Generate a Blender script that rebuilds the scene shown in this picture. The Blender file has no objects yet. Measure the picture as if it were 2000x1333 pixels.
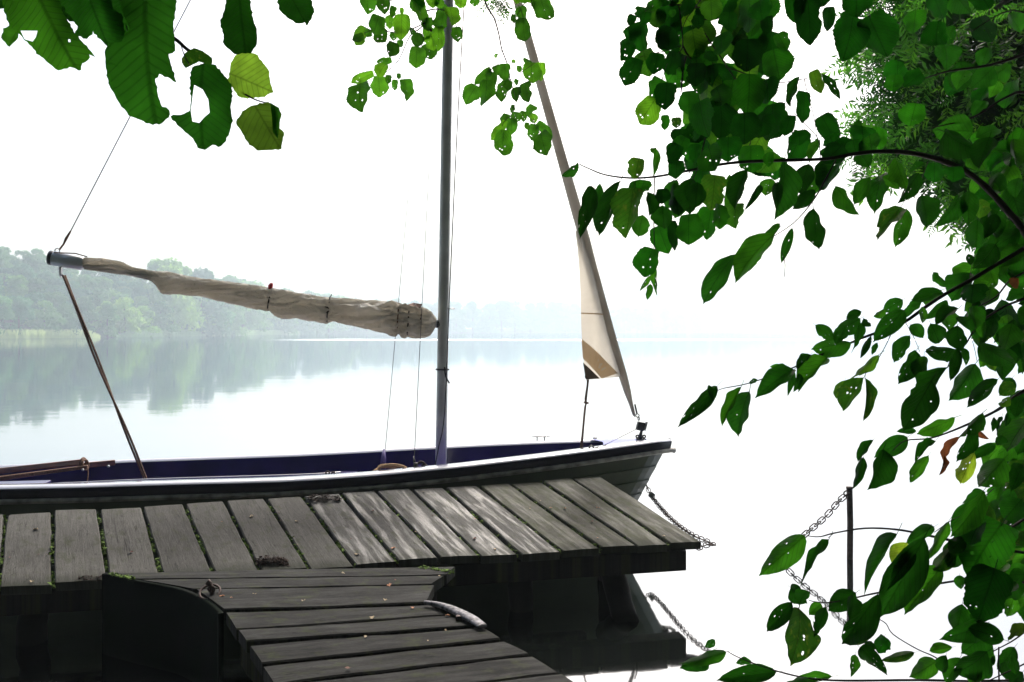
import bpy, math, random
from mathutils import Vector, Matrix, noise
from mathutils.geometry import delaunay_2d_cdt
R = random.Random(7)
rad = math.radians
PI = math.pi
# ---------------------------------------------------------------- camera, sky, sun, exposure
SC = bpy.context.scene
COL = SC.collection
CAM_Z = 1.6
F = 1500.0      # focal length in photo pixels (27 mm on full frame)
HY = 647.0      # horizon row of the photo
cd = bpy.data.cameras.new("camera")
cam = bpy.data.objects.new("camera", cd); COL.objects.link(cam)
cam.location = (0, 0, CAM_Z); cam.rotation_euler = (rad(90), 0, 0)
cd.sensor_width = 36; cd.lens = 27; cd.shift_y = -(666.5-HY)/2000.0
cd.clip_start = 0.05; cd.clip_end = 20000
SC.camera = cam
SUN_EL, SUN_AZ = 49.0, 10.0      # azimuth clockwise from +Y (in front of the camera)
w = bpy.data.worlds.new("World"); SC.world = w; w.use_nodes = True
nt = w.node_tree; bg = nt.nodes["Background"]
sky = nt.nodes.new("ShaderNodeTexSky"); sky.sky_type = 'NISHITA'; sky.sun_disc = False
sky.sun_elevation = rad(SUN_EL); sky.sun_rotation = rad(SUN_AZ)
sky.air_density = 1.0; sky.dust_density = 6.0; sky.ozone_density = 1.0
nt.links.new(sky.outputs[0], bg.inputs[0]); bg.inputs[1].default_value = 0.15
sl = bpy.data.lights.new("sun", 'SUN'); sl.energy = 2.0; sl.angle = rad(12); sl.color = (1, .96, .9)
sun = bpy.data.objects.new("sun", sl); COL.objects.link(sun)
sd = Vector((math.sin(rad(SUN_AZ))*math.cos(rad(SUN_EL)), math.cos(rad(SUN_AZ))*math.cos(rad(SUN_EL)), math.sin(rad(SUN_EL))))
sun.rotation_euler = sd.to_track_quat('Z', 'Y').to_euler(); sun.location = (10, 60, 60)
VS = SC.view_settings
VS.view_transform = 'Standard'; VS.look = 'None'; VS.gamma = 1; VS.exposure = 0.82; VS.use_curve_mapping = False
SC.cycles.max_bounces = 6; SC.cycles.volume_bounces = 1; SC.cycles.transparent_max_bounces = 8
SC.cycles.diffuse_bounces = 3; SC.cycles.glossy_bounces = 3
SC.cycles.use_denoising = True

# ---------------------------------------------------------------- helpers
def P(x, y, d):
    return Vector(((x-1000)/F*d, d, CAM_Z-(y-HY)/F*d))
def G(x, y, z):
    return P(x, y, (CAM_Z-z)*F/(y-HY))
def tag(o, label=None, cat=None, group=None, kind=None):
    if label: o["label"] = label
    if cat: o["category"] = cat
    if group: o["group"] = group
    if kind: o["kind"] = kind
    return o
def thing(name, label, cat, loc, group=None):
    o = bpy.data.objects.new(name, None); COL.objects.link(o)
    o.location = loc; o.empty_display_size = .1
    return tag(o, label, cat, group)
def rootloc(o):
    v = Vector(o.location)
    while o.parent: o = o.parent; v += Vector(o.location)
    return v
def link(name, me, parent=None, kind=None):
    o = bpy.data.objects.new(name, me); COL.objects.link(o)
    if parent: o.parent = parent
    if kind: o["kind"] = kind
    return o
def mesh(name, V, Fc, mat, parent=None, smooth=True, uvs=None, kind=None):
    off = rootloc(parent) if parent else Vector((0, 0, 0))
    me = bpy.data.meshes.new(name)
    me.from_pydata([tuple(Vector(v)-off) for v in V], [], Fc)
    if uvs:
        ul = me.uv_layers.new(name="UVMap")
        for p in me.polygons:
            for li in p.loop_indices: ul.data[li].uv = uvs[me.loops[li].vertex_index]
    me.polygons.foreach_set("use_smooth", [smooth]*len(me.polygons))
    me.materials.append(mat); me.update()
    return link(name, me, parent, kind)
def tube_vf(pts, r, n=8, V=None, Fc=None, cap=True):
    V = [] if V is None else V; Fc = [] if Fc is None else Fc
    pts = [Vector(p) for p in pts]; N = len(pts)
    rs = r if isinstance(r, (list, tuple)) else [r]*N
    if len(rs) != N:
        rs = [rs[0]+(rs[-1]-rs[0])*i/(N-1) for i in range(N)]
    b0 = len(V); up = None
    for i, p in enumerate(pts):
        t = (pts[min(i+1, N-1)]-pts[max(i-1, 0)]).normalized()
        if up is None:
            up = t.orthogonal().normalized()
        up = (up-t*up.dot(t)).normalized(); s = t.cross(up)
        for k in range(n):
            a = 2*PI*k/n
            V.append(p+(up*math.cos(a)+s*math.sin(a))*rs[i])
    for i in range(N-1):
        for k in range(n):
            a = b0+i*n+k; b = b0+i*n+(k+1) % n
            Fc.append((a, b, b+n, a+n))
    if cap:
        Fc.append(tuple(b0+k for k in reversed(range(n)))); Fc.append(tuple(b0+(N-1)*n+k for k in range(n)))
    return V, Fc
def tube(name, pts, r, mat, parent=None, n=8, **k):
    V, Fc = tube_vf(pts, r, n); return mesh(name, V, Fc, mat, parent, **k)
def smoothpath(pts, sub=4):
    pts = [Vector(p) for p in pts]; out = []
    for i in range(len(pts)-1):
        p0 = pts[max(i-1, 0)]; p1 = pts[i]; p2 = pts[i+1]; p3 = pts[min(i+2, len(pts)-1)]
        for j in range(sub):
            t = j/sub
            out.append(.5*((2*p1)+(p2-p0)*t+(2*p0-5*p1+4*p2-p3)*t*t+(3*p1-p0-3*p2+p3)*t**3))
    out.append(pts[-1]); return out
def box_vf(c, ax, ay, az, V=None, Fc=None, bev=0.0):
    """box with half-axes vectors"""
    V = [] if V is None else V; Fc = [] if Fc is None else Fc
    c = Vector(c); b = len(V)
    for sx in (-1, 1):
        for sy in (-1, 1):
            for sz in (-1, 1): V.append(c+ax*sx+ay*sy+az*sz)
    for f in ((0, 1, 3, 2), (4, 6, 7, 5), (0, 4, 5, 1), (2, 3, 7, 6), (0, 2, 6, 4), (1, 5, 7, 3)): Fc.append(tuple(b+i for i in f))
    return V, Fc
def bevel(o, w_=.004, seg=2):
    m = o.modifiers.new("bevel", 'BEVEL'); m.width = w_; m.segments = seg; m.limit_method = 'ANGLE'; return o
def torus_vf(c, nrm, r, t, a=1.0, xdir=None, n=18, m=7, V=None, Fc=None, arc=2*PI):
    V = [] if V is None else V; Fc = [] if Fc is None else Fc
    nrm = Vector(nrm).normalized()
    x = (Vector(xdir)-nrm*Vector(xdir).dot(nrm)).normalized() if xdir else nrm.orthogonal().normalized()
    y = nrm.cross(x)
    pts = [Vector(c)+x*r*a*math.cos(2*PI*i/n)+y*r*math.sin(2*PI*i/n) for i in range(n)]
    b = len(V)
    for i, p in enumerate(pts):
        tn = (pts[(i+1) % n]-pts[i-1]).normalized(); o = tn.cross(nrm)
        for k in range(m):
            q = 2*PI*k/m; V.append(p+(o*math.cos(q)+nrm*math.sin(q))*t)
    for i in range(n):
        for k in range(m):
            a_ = b+i*m+k; b_ = b+i*m+(k+1) % m; c_ = b+((i+1) % n)*m+(k+1) % m; d_ = b+((i+1) % n)*m+k
            Fc.append((a_, b_, c_, d_))
    return V, Fc

# ---------------------------------------------------------------- materials
class M_:
    pass
def newmat(name):
    m = bpy.data.materials.new(name); m.use_nodes = True
    n = m.node_tree.nodes; l = m.node_tree.links
    return m, n, l, n["Principled BSDF"]
def N(n, t, **kw):
    x = n.new(t)
    for k, v in kw.items():
        setattr(x, k, v)
    return x
def ramp(n, stops):
    r = n.new("ShaderNodeValToRGB"); e = r.color_ramp.elements
    while len(e) < len(stops): e.new(.5)
    for i, (p, c) in enumerate(stops):
        e[i].position = p; e[i].color = tuple(c)+(1,) if len(c) == 3 else c
    return r
def simple(name, col, rough=.5, metal=0, spec=.5, nscale=0, namt=.3, bump=0, coat=0, col2=None):
    m, n, l, b = newmat(name)
    b.inputs["Base Color"].default_value = (*col, 1); b.inputs["Roughness"].default_value = rough
    b.inputs["Metallic"].default_value = metal; b.inputs["Specular IOR Level"].default_value = spec
    b.inputs["Coat Weight"].default_value = coat; b.inputs["Coat Roughness"].default_value = .08
    if nscale:
        tc = N(n, "ShaderNodeTexCoord"); no = N(n, "ShaderNodeTexNoise")
        no.inputs["Scale"].default_value = nscale; no.inputs["Detail"].default_value = 6
        l.new(tc.outputs["Object"], no.inputs["Vector"])
        c2 = col2 or tuple(c*(1-namt) for c in col)
        r = ramp(n, [(.32, c2), (.68, tuple(min(1, c*(1+namt*.5)) for c in col))])
        l.new(no.outputs[0], r.inputs[0]); l.new(r.outputs[0], b.inputs["Base Color"])
        if bump:
            bp = N(n, "ShaderNodeBump"); bp.inputs["Strength"].default_value = bump; bp.inputs["Distance"].default_value = .01
            l.new(no.outputs[0], bp.inputs["Height"]); l.new(bp.outputs[0], b.inputs["Normal"])
    return m
def wood(name, dark, light, moss=.3, wet=.5, spec=.5, ends=0.0, streak=.8):
    m, n, l, b = newmat(name)
    uv = N(n, "ShaderNodeUVMap"); oi = N(n, "ShaderNodeObjectInfo")
    ad = N(n, "ShaderNodeVectorMath", operation='ADD')
    mu = N(n, "ShaderNodeMath", operation='MULTIPLY'); mu.inputs[1].default_value = 37.0
    l.new(oi.outputs["Random"], mu.inputs[0])
    cx = N(n, "ShaderNodeCombineXYZ")
    l.new(mu.outputs[0], cx.inputs[0]); l.new(mu.outputs[0], cx.inputs[1]); l.new(mu.outputs[0], cx.inputs[2])
    l.new(uv.outputs[0], ad.inputs[0]); l.new(cx.outputs[0], ad.inputs[1])
    def nz(sx, sy, sc, det=6, rough=.6, dist=0):
        mp = N(n, "ShaderNodeMapping"); mp.inputs["Scale"].default_value = (sx, sy, 1)
        l.new(ad.outputs[0], mp.inputs[0])
        t = N(n, "ShaderNodeTexNoise"); t.inputs["Scale"].default_value = sc; t.inputs["Detail"].default_value = det
        t.inputs["Roughness"].default_value = rough; t.inputs["Distortion"].default_value = dist
        l.new(mp.outputs[0], t.inputs["Vector"]); return t
    grain = nz(42, 2.6, 2.0, 9, .78, .9); fine = nz(190, 22, 2.2, 4, .7); blot = nz(3.5, 2.4, 2.2, 6, .65); moss_n = nz(7, 5, 2.4, 7, .65)
    r1 = ramp(n, [(.28, dark), (.5, tuple((a+c)/2 for a, c in zip(dark, light))), (.72, light)])
    l.new(grain.outputs[0], r1.inputs[0])
    mx = N(n, "ShaderNodeMixRGB", blend_type='MULTIPLY'); mx.inputs[0].default_value = streak
    r2 = ramp(n, [(.3, (.5, .5, .5)), (.7, (1.25, 1.25, 1.25))])
    l.new(blot.outputs[0], r2.inputs[0]); l.new(r1.outputs[0], mx.inputs[1]); l.new(r2.outputs[0], mx.inputs[2])
    mx2 = N(n, "ShaderNodeMixRGB", blend_type='MULTIPLY'); mx2.inputs[0].default_value = .85
    r3 = ramp(n, [(.35, (.55, .55, .55)), (.6, (1.1, 1.1, 1.1))])
    l.new(fine.outputs[0], r3.inputs[0]); l.new(mx.outputs[0], mx2.inputs[1]); l.new(r3.outputs[0], mx2.inputs[2])
    # per plank tone
    hv = N(n, "ShaderNodeHueSaturation"); mr = N(n, "ShaderNodeMapRange")
    mr.inputs[3].default_value = .78; mr.inputs[4].default_value = 1.2
    l.new(oi.outputs["Random"], mr.inputs[0]); l.new(mr.outputs[0], hv.inputs["Value"]); l.new(mx2.outputs[0], hv.inputs["Color"])
    ck = nz(14, .9, 1.7, 3, .5, .5); rc = ramp(n, [(.492, (1, 1, 1)), (.4985, (.12, .12, .12)), (.503, (.12, .12, .12)), (.508, (1, 1, 1))]); l.new(ck.outputs[0], rc.inputs[0])
    mc = N(n, "ShaderNodeMixRGB", blend_type='MULTIPLY'); mc.inputs[0].default_value = .75; l.new(hv.outputs[0], mc.inputs[1]); l.new(rc.outputs[0], mc.inputs[2])
    mm = N(n, "ShaderNodeMixRGB"); rm = ramp(n, [(.56-.12*moss, (0, 0, 0)), (.74-.1*moss, (.75, .75, .75))])
    l.new(moss_n.outputs[0], rm.inputs[0]); l.new(rm.outputs[0], mm.inputs[0]); l.new(mc.outputs[0], mm.inputs[1])
    mm.inputs[2].default_value = (.04, .05, .015, 1)
    last = mm.outputs[0]
    if ends:
        sp_ = N(n, "ShaderNodeSeparateXYZ"); l.new(uv.outputs[0], sp_.inputs[0])
        e1 = N(n, "ShaderNodeMath", operation='MULTIPLY_ADD'); l.new(blot.outputs[0], e1.inputs[0]); e1.inputs[1].default_value = -.16; l.new(sp_.outputs[1], e1.inputs[2])
        e2 = N(n, "ShaderNodeMapRange"); l.new(e1.outputs[0], e2.inputs[0]); e2.inputs[1].default_value = -.075; e2.inputs[2].default_value = .02; e2.inputs[3].default_value = ends; e2.inputs[4].default_value = 0
        em = N(n, "ShaderNodeMixRGB"); l.new(e2.outputs[0], em.inputs[0]); l.new(last, em.inputs[1]); em.inputs[2].default_value = (.012, .016, .006, 1); last = em.outputs[0]
    l.new(last, b.inputs["Base Color"])
    sheen = nz(16, 1.8, 1.6, 5, .6, .4)
    rr = ramp(n, [(.46, (.85, .85, .85)), (.62, (.85-.55*wet,)*3)])
    l.new(sheen.outputs[0], rr.inputs[0]); l.new(rr.outputs[0], b.inputs["Roughness"])
    b.inputs["Specular IOR Level"].default_value = spec
    bp = N(n, "ShaderNodeBump"); bp.inputs["Strength"].default_value = .55; bp.inputs["Distance"].default_value = .004
    am = N(n, "ShaderNodeMath", operation='ADD'); l.new(grain.outputs[0], am.inputs[0]); l.new(fine.outputs[0], am.inputs[1])
    l.new(am.outputs[0], bp.inputs["Height"]); l.new(bp.outputs[0], b.inputs["Normal"])
    return m
def leafmat(name, c_dark, c_light, trans, vein=9.0, hue=.03, mottled=False, tw=.5, veins=True):
    m, n, l, b = newmat(name)
    out = n["Material Output"]
    oi = N(n, "ShaderNodeObjectInfo"); tc = N(n, "ShaderNodeTexCoord")
    r = ramp(n, [(0, c_dark), (1, c_light)]); l.new(oi.outputs["Random"], r.inputs[0])
    rt = ramp(n, [(0, tuple(c*.35 for c in trans)), (.6, trans), (1, (trans[0]*2.6, trans[1]*1.75, trans[2]*1.2))]); l.new(oi.outputs["Random"], rt.inputs[0])
    colA, colT = r.outputs[0], rt.outputs[0]
    if veins:
        sx = N(n, "ShaderNodeSeparateXYZ"); l.new(tc.outputs["Object"], sx.inputs[0])
        ab = N(n, "ShaderNodeMath", operation='ABSOLUTE'); l.new(sx.outputs[0], ab.inputs[0])
        m1 = N(n, "ShaderNodeMath", operation='MULTIPLY_ADD'); l.new(ab.outputs[0], m1.inputs[0]); m1.inputs[1].default_value = -.75
        l.new(sx.outputs[1], m1.inputs[2])
        m2 = N(n, "ShaderNodeMath", operation='MULTIPLY'); l.new(m1.outputs[0], m2.inputs[0]); m2.inputs[1].default_value = vein
        fr = N(n, "ShaderNodeMath", operation='FRACT'); l.new(m2.outputs[0], fr.inputs[0])
        pp = N(n, "ShaderNodeMath", operation='PINGPONG'); l.new(m2.outputs[0], pp.inputs[0]); pp.inputs[1].default_value = .5
        lr = N(n, "ShaderNodeMapRange"); l.new(pp.outputs[0], lr.inputs[0]); lr.inputs[1].default_value = 0; lr.inputs[2].default_value = .16
        lr.inputs[3].default_value = .55; lr.inputs[4].default_value = 1
        mr = N(n, "ShaderNodeMapRange"); l.new(ab.outputs[0], mr.inputs[0]); mr.inputs[1].default_value = .008; mr.inputs[2].default_value = .028
        mr.inputs[3].default_value = .45; mr.inputs[4].default_value = 1
        mn = N(n, "ShaderNodeMath", operation='MULTIPLY'); l.new(lr.outputs[0], mn.inputs[0]); l.new(mr.outputs[0], mn.inputs[1])
        no = N(n, "ShaderNodeTexNoise"); no.inputs["Scale"].default_value = 2.2; no.inputs["Detail"].default_value = 6; no.noise_dimensions = '4D'; l.new(oi.outputs["Random"], no.inputs["W"])
        l.new(tc.outputs["Object"], no.inputs["Vector"])
        nr = ramp(n, [(.3, (.5, .5, .5)), (.7, (1.35, 1.3, 1.2))]); l.new(no.outputs[0], nr.inputs[0])
        mul = N(n, "ShaderNodeMixRGB", blend_type='MULTIPLY'); mul.inputs[0].default_value = 1
        l.new(rt.outputs[0], mul.inputs[1]); l.new(nr.outputs[0], mul.inputs[2])
        mul2 = N(n, "ShaderNodeMixRGB", blend_type='MULTIPLY'); mul2.inputs[0].default_value = .8
        l.new(mul.outputs[0], mul2.inputs[1]); l.new(mn.outputs[0], mul2.inputs[2])
        colT = mul2.outputs[0]
        if mottled:
            n2 = N(n, "ShaderNodeTexNoise"); n2.inputs["Scale"].default_value = 7; n2.inputs["Detail"].default_value = 8
            l.new(tc.outputs["Object"], n2.inputs["Vector"])
            r4 = ramp(n, [(.55, (0, 0, 0)), (.7, (.8, .8, .8))]); l.new(n2.outputs[0], r4.inputs[0])
            mz = N(n, "ShaderNodeMixRGB"); l.new(r4.outputs[0], mz.inputs[0]); l.new(colT, mz.inputs[1]); mz.inputs[2].default_value = (.22, .32, .03, 1)
            colT = mz.outputs[0]
        bp = N(n, "ShaderNodeBump"); bp.inputs["Strength"].default_value = .5; bp.inputs["Distance"].default_value = .003
        l.new(mn.outputs[0], bp.inputs["Height"]); l.new(bp.outputs[0], b.inputs["Normal"])
    l.new(colA, b.inputs["Base Color"]); b.inputs["Roughness"].default_value = .5; b.inputs["Specular IOR Level"].default_value = .16
    tr = N(n, "ShaderNodeBsdfTranslucent"); l.new(colT, tr.inputs[0])
    mix = N(n, "ShaderNodeMixShader"); mix.inputs[0].default_value = tw
    l.new(b.outputs[0], mix.inputs[1]); l.new(tr.outputs[0], mix.inputs[2]); l.new(mix.outputs[0], out.inputs[0])
    return m
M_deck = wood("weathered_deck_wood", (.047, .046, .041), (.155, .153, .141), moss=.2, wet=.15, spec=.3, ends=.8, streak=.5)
M_deck_wet = wood("damp_deck_wood", (.05, .05, .046), (.16, .16, .152), moss=.35, wet=.8, spec=.5, ends=.8, streak=.7)
M_deck_moss = wood("mossy_deck_wood", (.045, .046, .034), (.15, .15, .125), moss=1.1, wet=.4, spec=.35, ends=.9, streak=.7)
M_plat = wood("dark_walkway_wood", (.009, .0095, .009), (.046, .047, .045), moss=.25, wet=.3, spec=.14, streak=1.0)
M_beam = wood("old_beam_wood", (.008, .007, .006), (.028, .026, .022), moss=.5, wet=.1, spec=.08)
M_leaf = leafmat("green_leaf", (.008, .035, .006), (.024, .075, .012), (.028, .2, .01))
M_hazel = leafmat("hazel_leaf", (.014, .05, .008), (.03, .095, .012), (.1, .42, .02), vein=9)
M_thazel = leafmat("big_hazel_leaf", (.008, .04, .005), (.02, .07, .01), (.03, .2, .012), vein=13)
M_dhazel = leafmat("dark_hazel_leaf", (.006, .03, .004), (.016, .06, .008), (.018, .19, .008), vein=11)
M_yleaf = leafmat("yellowing_leaf", (.06, .11, .015), (.09, .14, .02), (.3, .66, .05), vein=8)
M_mleaf = leafmat("mottled_leaf", (.03, .07, .012), (.05, .09, .015), (.06, .26, .015), mottled=True)
M_oleaf = leafmat("withered_leaf", (.18, .06, .03), (.25, .1, .04), (.6, .2, .08))
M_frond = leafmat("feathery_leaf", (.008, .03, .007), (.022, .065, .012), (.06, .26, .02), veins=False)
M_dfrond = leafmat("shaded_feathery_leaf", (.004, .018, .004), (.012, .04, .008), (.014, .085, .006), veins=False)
M_crown = leafmat("crown_leaf", (.012, .032, .008), (.02, .045, .012), (.03, .1, .01), veins=False, tw=.25)
M_twig = simple("twig_bark", (.035, .024, .02), .8, nscale=30, bump=.3)
M_bark = simple("trunk_bark", (.06, .05, .04), .9, nscale=6, bump=.6)
M_navy = simple("navy_paint", (.016, .006, .12), .35, spec=.3, nscale=5, namt=.35, coat=.4)
M_band = simple("dark_navy_band", (.006, .004, .018), .4, spec=.15, nscale=9, namt=.4, coat=.08)
M_cap = simple("gunwale_gelcoat", (.5, .52, .6), .16, spec=.8, coat=1)
M_hull = simple("olive_hull", (.075, .095, .052), .33, nscale=3, namt=.25)
M_rub = simple("rubbing_strake", (.34, .33, .29), .45, nscale=14, namt=.55, bump=.3)
M_alu = simple("mast_aluminium", (.8, .83, .78), .45, metal=0, nscale=4, namt=.25)
M_boom = simple("boom_aluminium", (.7, .74, .76), .3, metal=.35)
M_steel = simple("stainless_steel", (.5, .5, .5), .3, metal=1)
M_black = simple("black_fitting", (.02, .02, .022), .4)
M_rust = simple("rusty_iron", (.07, .05, .045), .6, metal=.5, nscale=40, namt=.5, bump=.3)
M_rope = simple("brown_rope", (.2, .11, .075), .85, nscale=120, namt=.5, bump=.5)
M_tanrope = simple("tan_rope", (.45, .28, .14), .8, nscale=100, namt=.4, bump=.4)
M_darkrope = simple("dark_rope", (.03, .03, .035), .8)
M_wire = simple("steel_wire", (.2, .19, .19), .5, metal=.5)
M_var = simple("varnished_wood", (.17, .045, .018), .3, nscale=12, namt=.6, coat=.5)
M_strap = simple("violet_strap", (.1, .07, .25), .5)
M_red = simple("red_tag", (.6, .02, .03), .5)
M_moss = simple("moss", (.1, .18, .022), .95, nscale=60, namt=.7)
M_debris = simple("rotten_leaf_litter", (.035, .018, .012), .9, nscale=80, namt=.6)
M_dry1 = simple("dry_brown_leaf", (.12, .04, .025), .7, nscale=40, namt=.5)
M_dry2 = simple("dry_pale_leaf", (.42, .33, .2), .7, nscale=40, namt=.4)
M_dry3 = simple("dry_orange_leaf", (.4, .17, .07), .7, nscale=40, namt=.4)
M_bank = simple("bank_earth", (.05, .045, .03), .95, nscale=2, namt=.5)
M_far = simple("far_ground", (.06, .08, .03), .95, nscale=.05, namt=.4)

def cloth(name, col, trans, ripple=1.0):
    m, n, l, b = newmat(name); out = n["Material Output"]
    tc = N(n, "ShaderNodeTexCoord")
    no = N(n, "ShaderNodeTexNoise"); no.inputs["Scale"].default_value = 3.2; no.inputs["Detail"].default_value = 6; no.inputs["Distortion"].default_value = .5
    l.new(tc.outputs["Object"], no.inputs["Vector"])
    r = ramp(n, [(.34, (col[0]*.62, col[1]*.56, col[2]*.5)), (.62, col)]); l.new(no.outputs[0], r.inputs[0])
    l.new(r.outputs[0], b.inputs["Base Color"]); b.inputs["Roughness"].default_value = .9; b.inputs["Specular IOR Level"].default_value = .15
    n2 = N(n, "ShaderNodeTexNoise"); n2.inputs["Scale"].default_value = 7; n2.inputs["Detail"].default_value = 5; n2.inputs["Distortion"].default_value = 1.8
    l.new(tc.outputs["Object"], n2.inputs["Vector"])
    bp = N(n, "ShaderNodeBump"); bp.inputs["Strength"].default_value = .8*ripple; bp.inputs["Distance"].default_value = .06
    l.new(n2.outputs[0], bp.inputs["Height"]); l.new(bp.outputs[0], b.inputs["Normal"])
    tr = N(n, "ShaderNodeBsdfTranslucent"); tr.inputs[0].default_value = (*trans, 1)
    mix = N(n, "ShaderNodeMixShader"); mix.inputs[0].default_value = .5
    l.new(b.outputs[0], mix.inputs[1]); l.new(tr.outputs[0], mix.inputs[2]); l.new(mix.outputs[0], out.inputs[0])
    return m
M_sail = cloth("old_sail_cloth", (.82, .82, .78), (.7, .66, .58), 2.2)
M_jib = cloth("jib_cloth", (.5, .47, .42), (.62, .58, .5), .3)
M_jibroll = cloth("rolled_jib_cloth", (.72, .7, .66), (.55, .52, .47), .4)
M_patch = cloth("tan_sail_patch", (.6, .47, .33), (.6, .46, .3), .3)
M_corner = cloth("dark_corner_patch", (.08, .07, .06), (.06, .05, .04), .2)

# water
def watermat():
    m, n, l, b = newmat("lake_water"); out = n["Material Output"]
    tc = N(n, "ShaderNodeTexCoord")
    def nz(sc, map_, det):
        mp = N(n, "ShaderNodeMapping"); mp.inputs["Scale"].default_value = map_
        l.new(tc.outputs["Object"], mp.inputs[0])
        t = N(n, "ShaderNodeTexNoise"); t.inputs["Scale"].default_value = sc; t.inputs["Detail"].default_value = det
        l.new(mp.outputs[0], t.inputs["Vector"]); return t
    a = nz(.55, (1, 1.6, 1), 3); c = nz(6, (1, 1.3, 1), 2)
    # wind-ruffled lane about 120 m out
    sx = N(n, "ShaderNodeSeparateXYZ"); l.new(tc.outputs["Object"], sx.inputs[0])
    wob = nz(.03, (1, .3, 1), 3)
    ya = N(n, "ShaderNodeMath", operation='MULTIPLY_ADD'); l.new(wob.outputs[0], ya.inputs[0]); ya.inputs[1].default_value = 30; l.new(sx.outputs[1], ya.inputs[2])
    d1 = N(n, "ShaderNodeMath", operation='SUBTRACT'); l.new(ya.outputs[0], d1.inputs[0]); d1.inputs[1].default_value = 155
    ab = N(n, "ShaderNodeMath", operation='ABSOLUTE'); l.new(d1.outputs[0], ab.inputs[0])
    mr = N(n, "ShaderNodeMapRange"); l.new(ab.outputs[0], mr.inputs[0]); mr.inputs[1].default_value = 6; mr.inputs[2].default_value = 16
    mr.inputs[3].default_value = 1; mr.inputs[4].default_value = 0
    mx = N(n, "ShaderNodeMapRange"); l.new(sx.outputs[0], mx.inputs[0]); mx.inputs[1].default_value = -48; mx.inputs[2].default_value = -30
    ml = N(n, "ShaderNodeMath", operation='MULTIPLY'); l.new(mr.outputs[0], ml.inputs[0]); l.new(mx.outputs[0], ml.inputs[1])
    rg = N(n, "ShaderNodeMath", operation='MULTIPLY_ADD'); l.new(ml.outputs[0], rg.inputs[0]); rg.inputs[1].default_value = .3; rg.inputs[2].default_value = .045
    bp = N(n, "ShaderNodeBump"); bp.inputs["Strength"].default_value = .05; bp.inputs["Distance"].default_value = .06
    l.new(a.outputs[0], bp.inputs["Height"])
    bp2 = N(n, "ShaderNodeBump"); bp2.inputs["Strength"].default_value = .03; bp2.inputs["Distance"].default_value = .01
    l.new(c.outputs[0], bp2.inputs["Height"]); l.new(bp.outputs[0], bp2.inputs["Normal"])
    gl = N(n, "ShaderNodeBsdfGlossy"); l.new(rg.outputs[0], gl.inputs["Roughness"]); l.new(bp2.outputs[0], gl.inputs["Normal"])
    gl.inputs[0].default_value = (.93, .97, 1, 1)
    df = N(n, "ShaderNodeBsdfDiffuse"); df.inputs[0].default_value = (.006, .008, .007, 1)
    fr = N(n, "ShaderNodeFresnel"); fr.inputs[0].default_value = 1.33
    fm = N(n, "ShaderNodeMapRange"); l.new(fr.outputs[0], fm.inputs[0]); fm.inputs[1].default_value = .02; fm.inputs[2].default_value = .6
    fm.inputs[3].default_value = .35; fm.inputs[4].default_value = .9
    mix = N(n, "ShaderNodeMixShader"); l.new(fm.outputs[0], mix.inputs[0]); l.new(df.outputs[0], mix.inputs[1]); l.new(gl.outputs[0], mix.inputs[2])
    l.new(mix.outputs[0], out.inputs[0]); return m
M_water = watermat()

# ---------------------------------------------------------------- setting: water, shores, haze
mesh("lake_water", [(-1500, -1.2, 0), (1500, -1.2, 0), (1500, 2200, 0), (-1500, 2200, 0)], [(0, 1, 2, 3)], M_water, smooth=False, kind='structure')
# shoreline distance as a function of the photo column
SH = [(-1800, 60), (-900, 95), (-300, 130), (0, 165), (200, 190), (330, 225), (420, 265), (520, 330), (650, 420), (850, 560), (1100, 700), (1350, 820), (1600, 1000), (1900, 1100), (2600, 1150)]
def shore(px):
    for (a, da), (b, db) in zip(SH, SH[1:]):
        if a <= px <= b:
            t = (px-a)/(b-a); return 1/((1-t)/da+t/db)
    return SH[0][1] if px < SH[0][0] else SH[-1][1]
def far_pt(px, back, z):
    d = shore(px)+back; return Vector(((px-1000)/F*d, d, z))
V = []; Fc = []; rows = [(-1.5, -.6), (0, .12), (8, 2.2), (16, 6), (40, 13.5), (60, 15), (140, 16), (400, 18)]
cols = list(range(-1800, 2601, 50))
def hillf(px):   # the wooded rise is highest on the left
    return 1.3-.3*min(1, max(0, px)/150) if px < 240 else max(.22, 1-(px-240)/330.0)
for px in cols:
    for bk, z in rows:
        V.append(far_pt(px, bk, z*(hillf(px) if bk > 5 else 1)))
nr = len(rows)
for i in range(len(cols)-1):
    for j in range(nr-1): a = i*nr+j; Fc.append((a, a+nr, a+nr+1, a+1))
mesh("far_shore", V, Fc, M_far, kind='structure')
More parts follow.
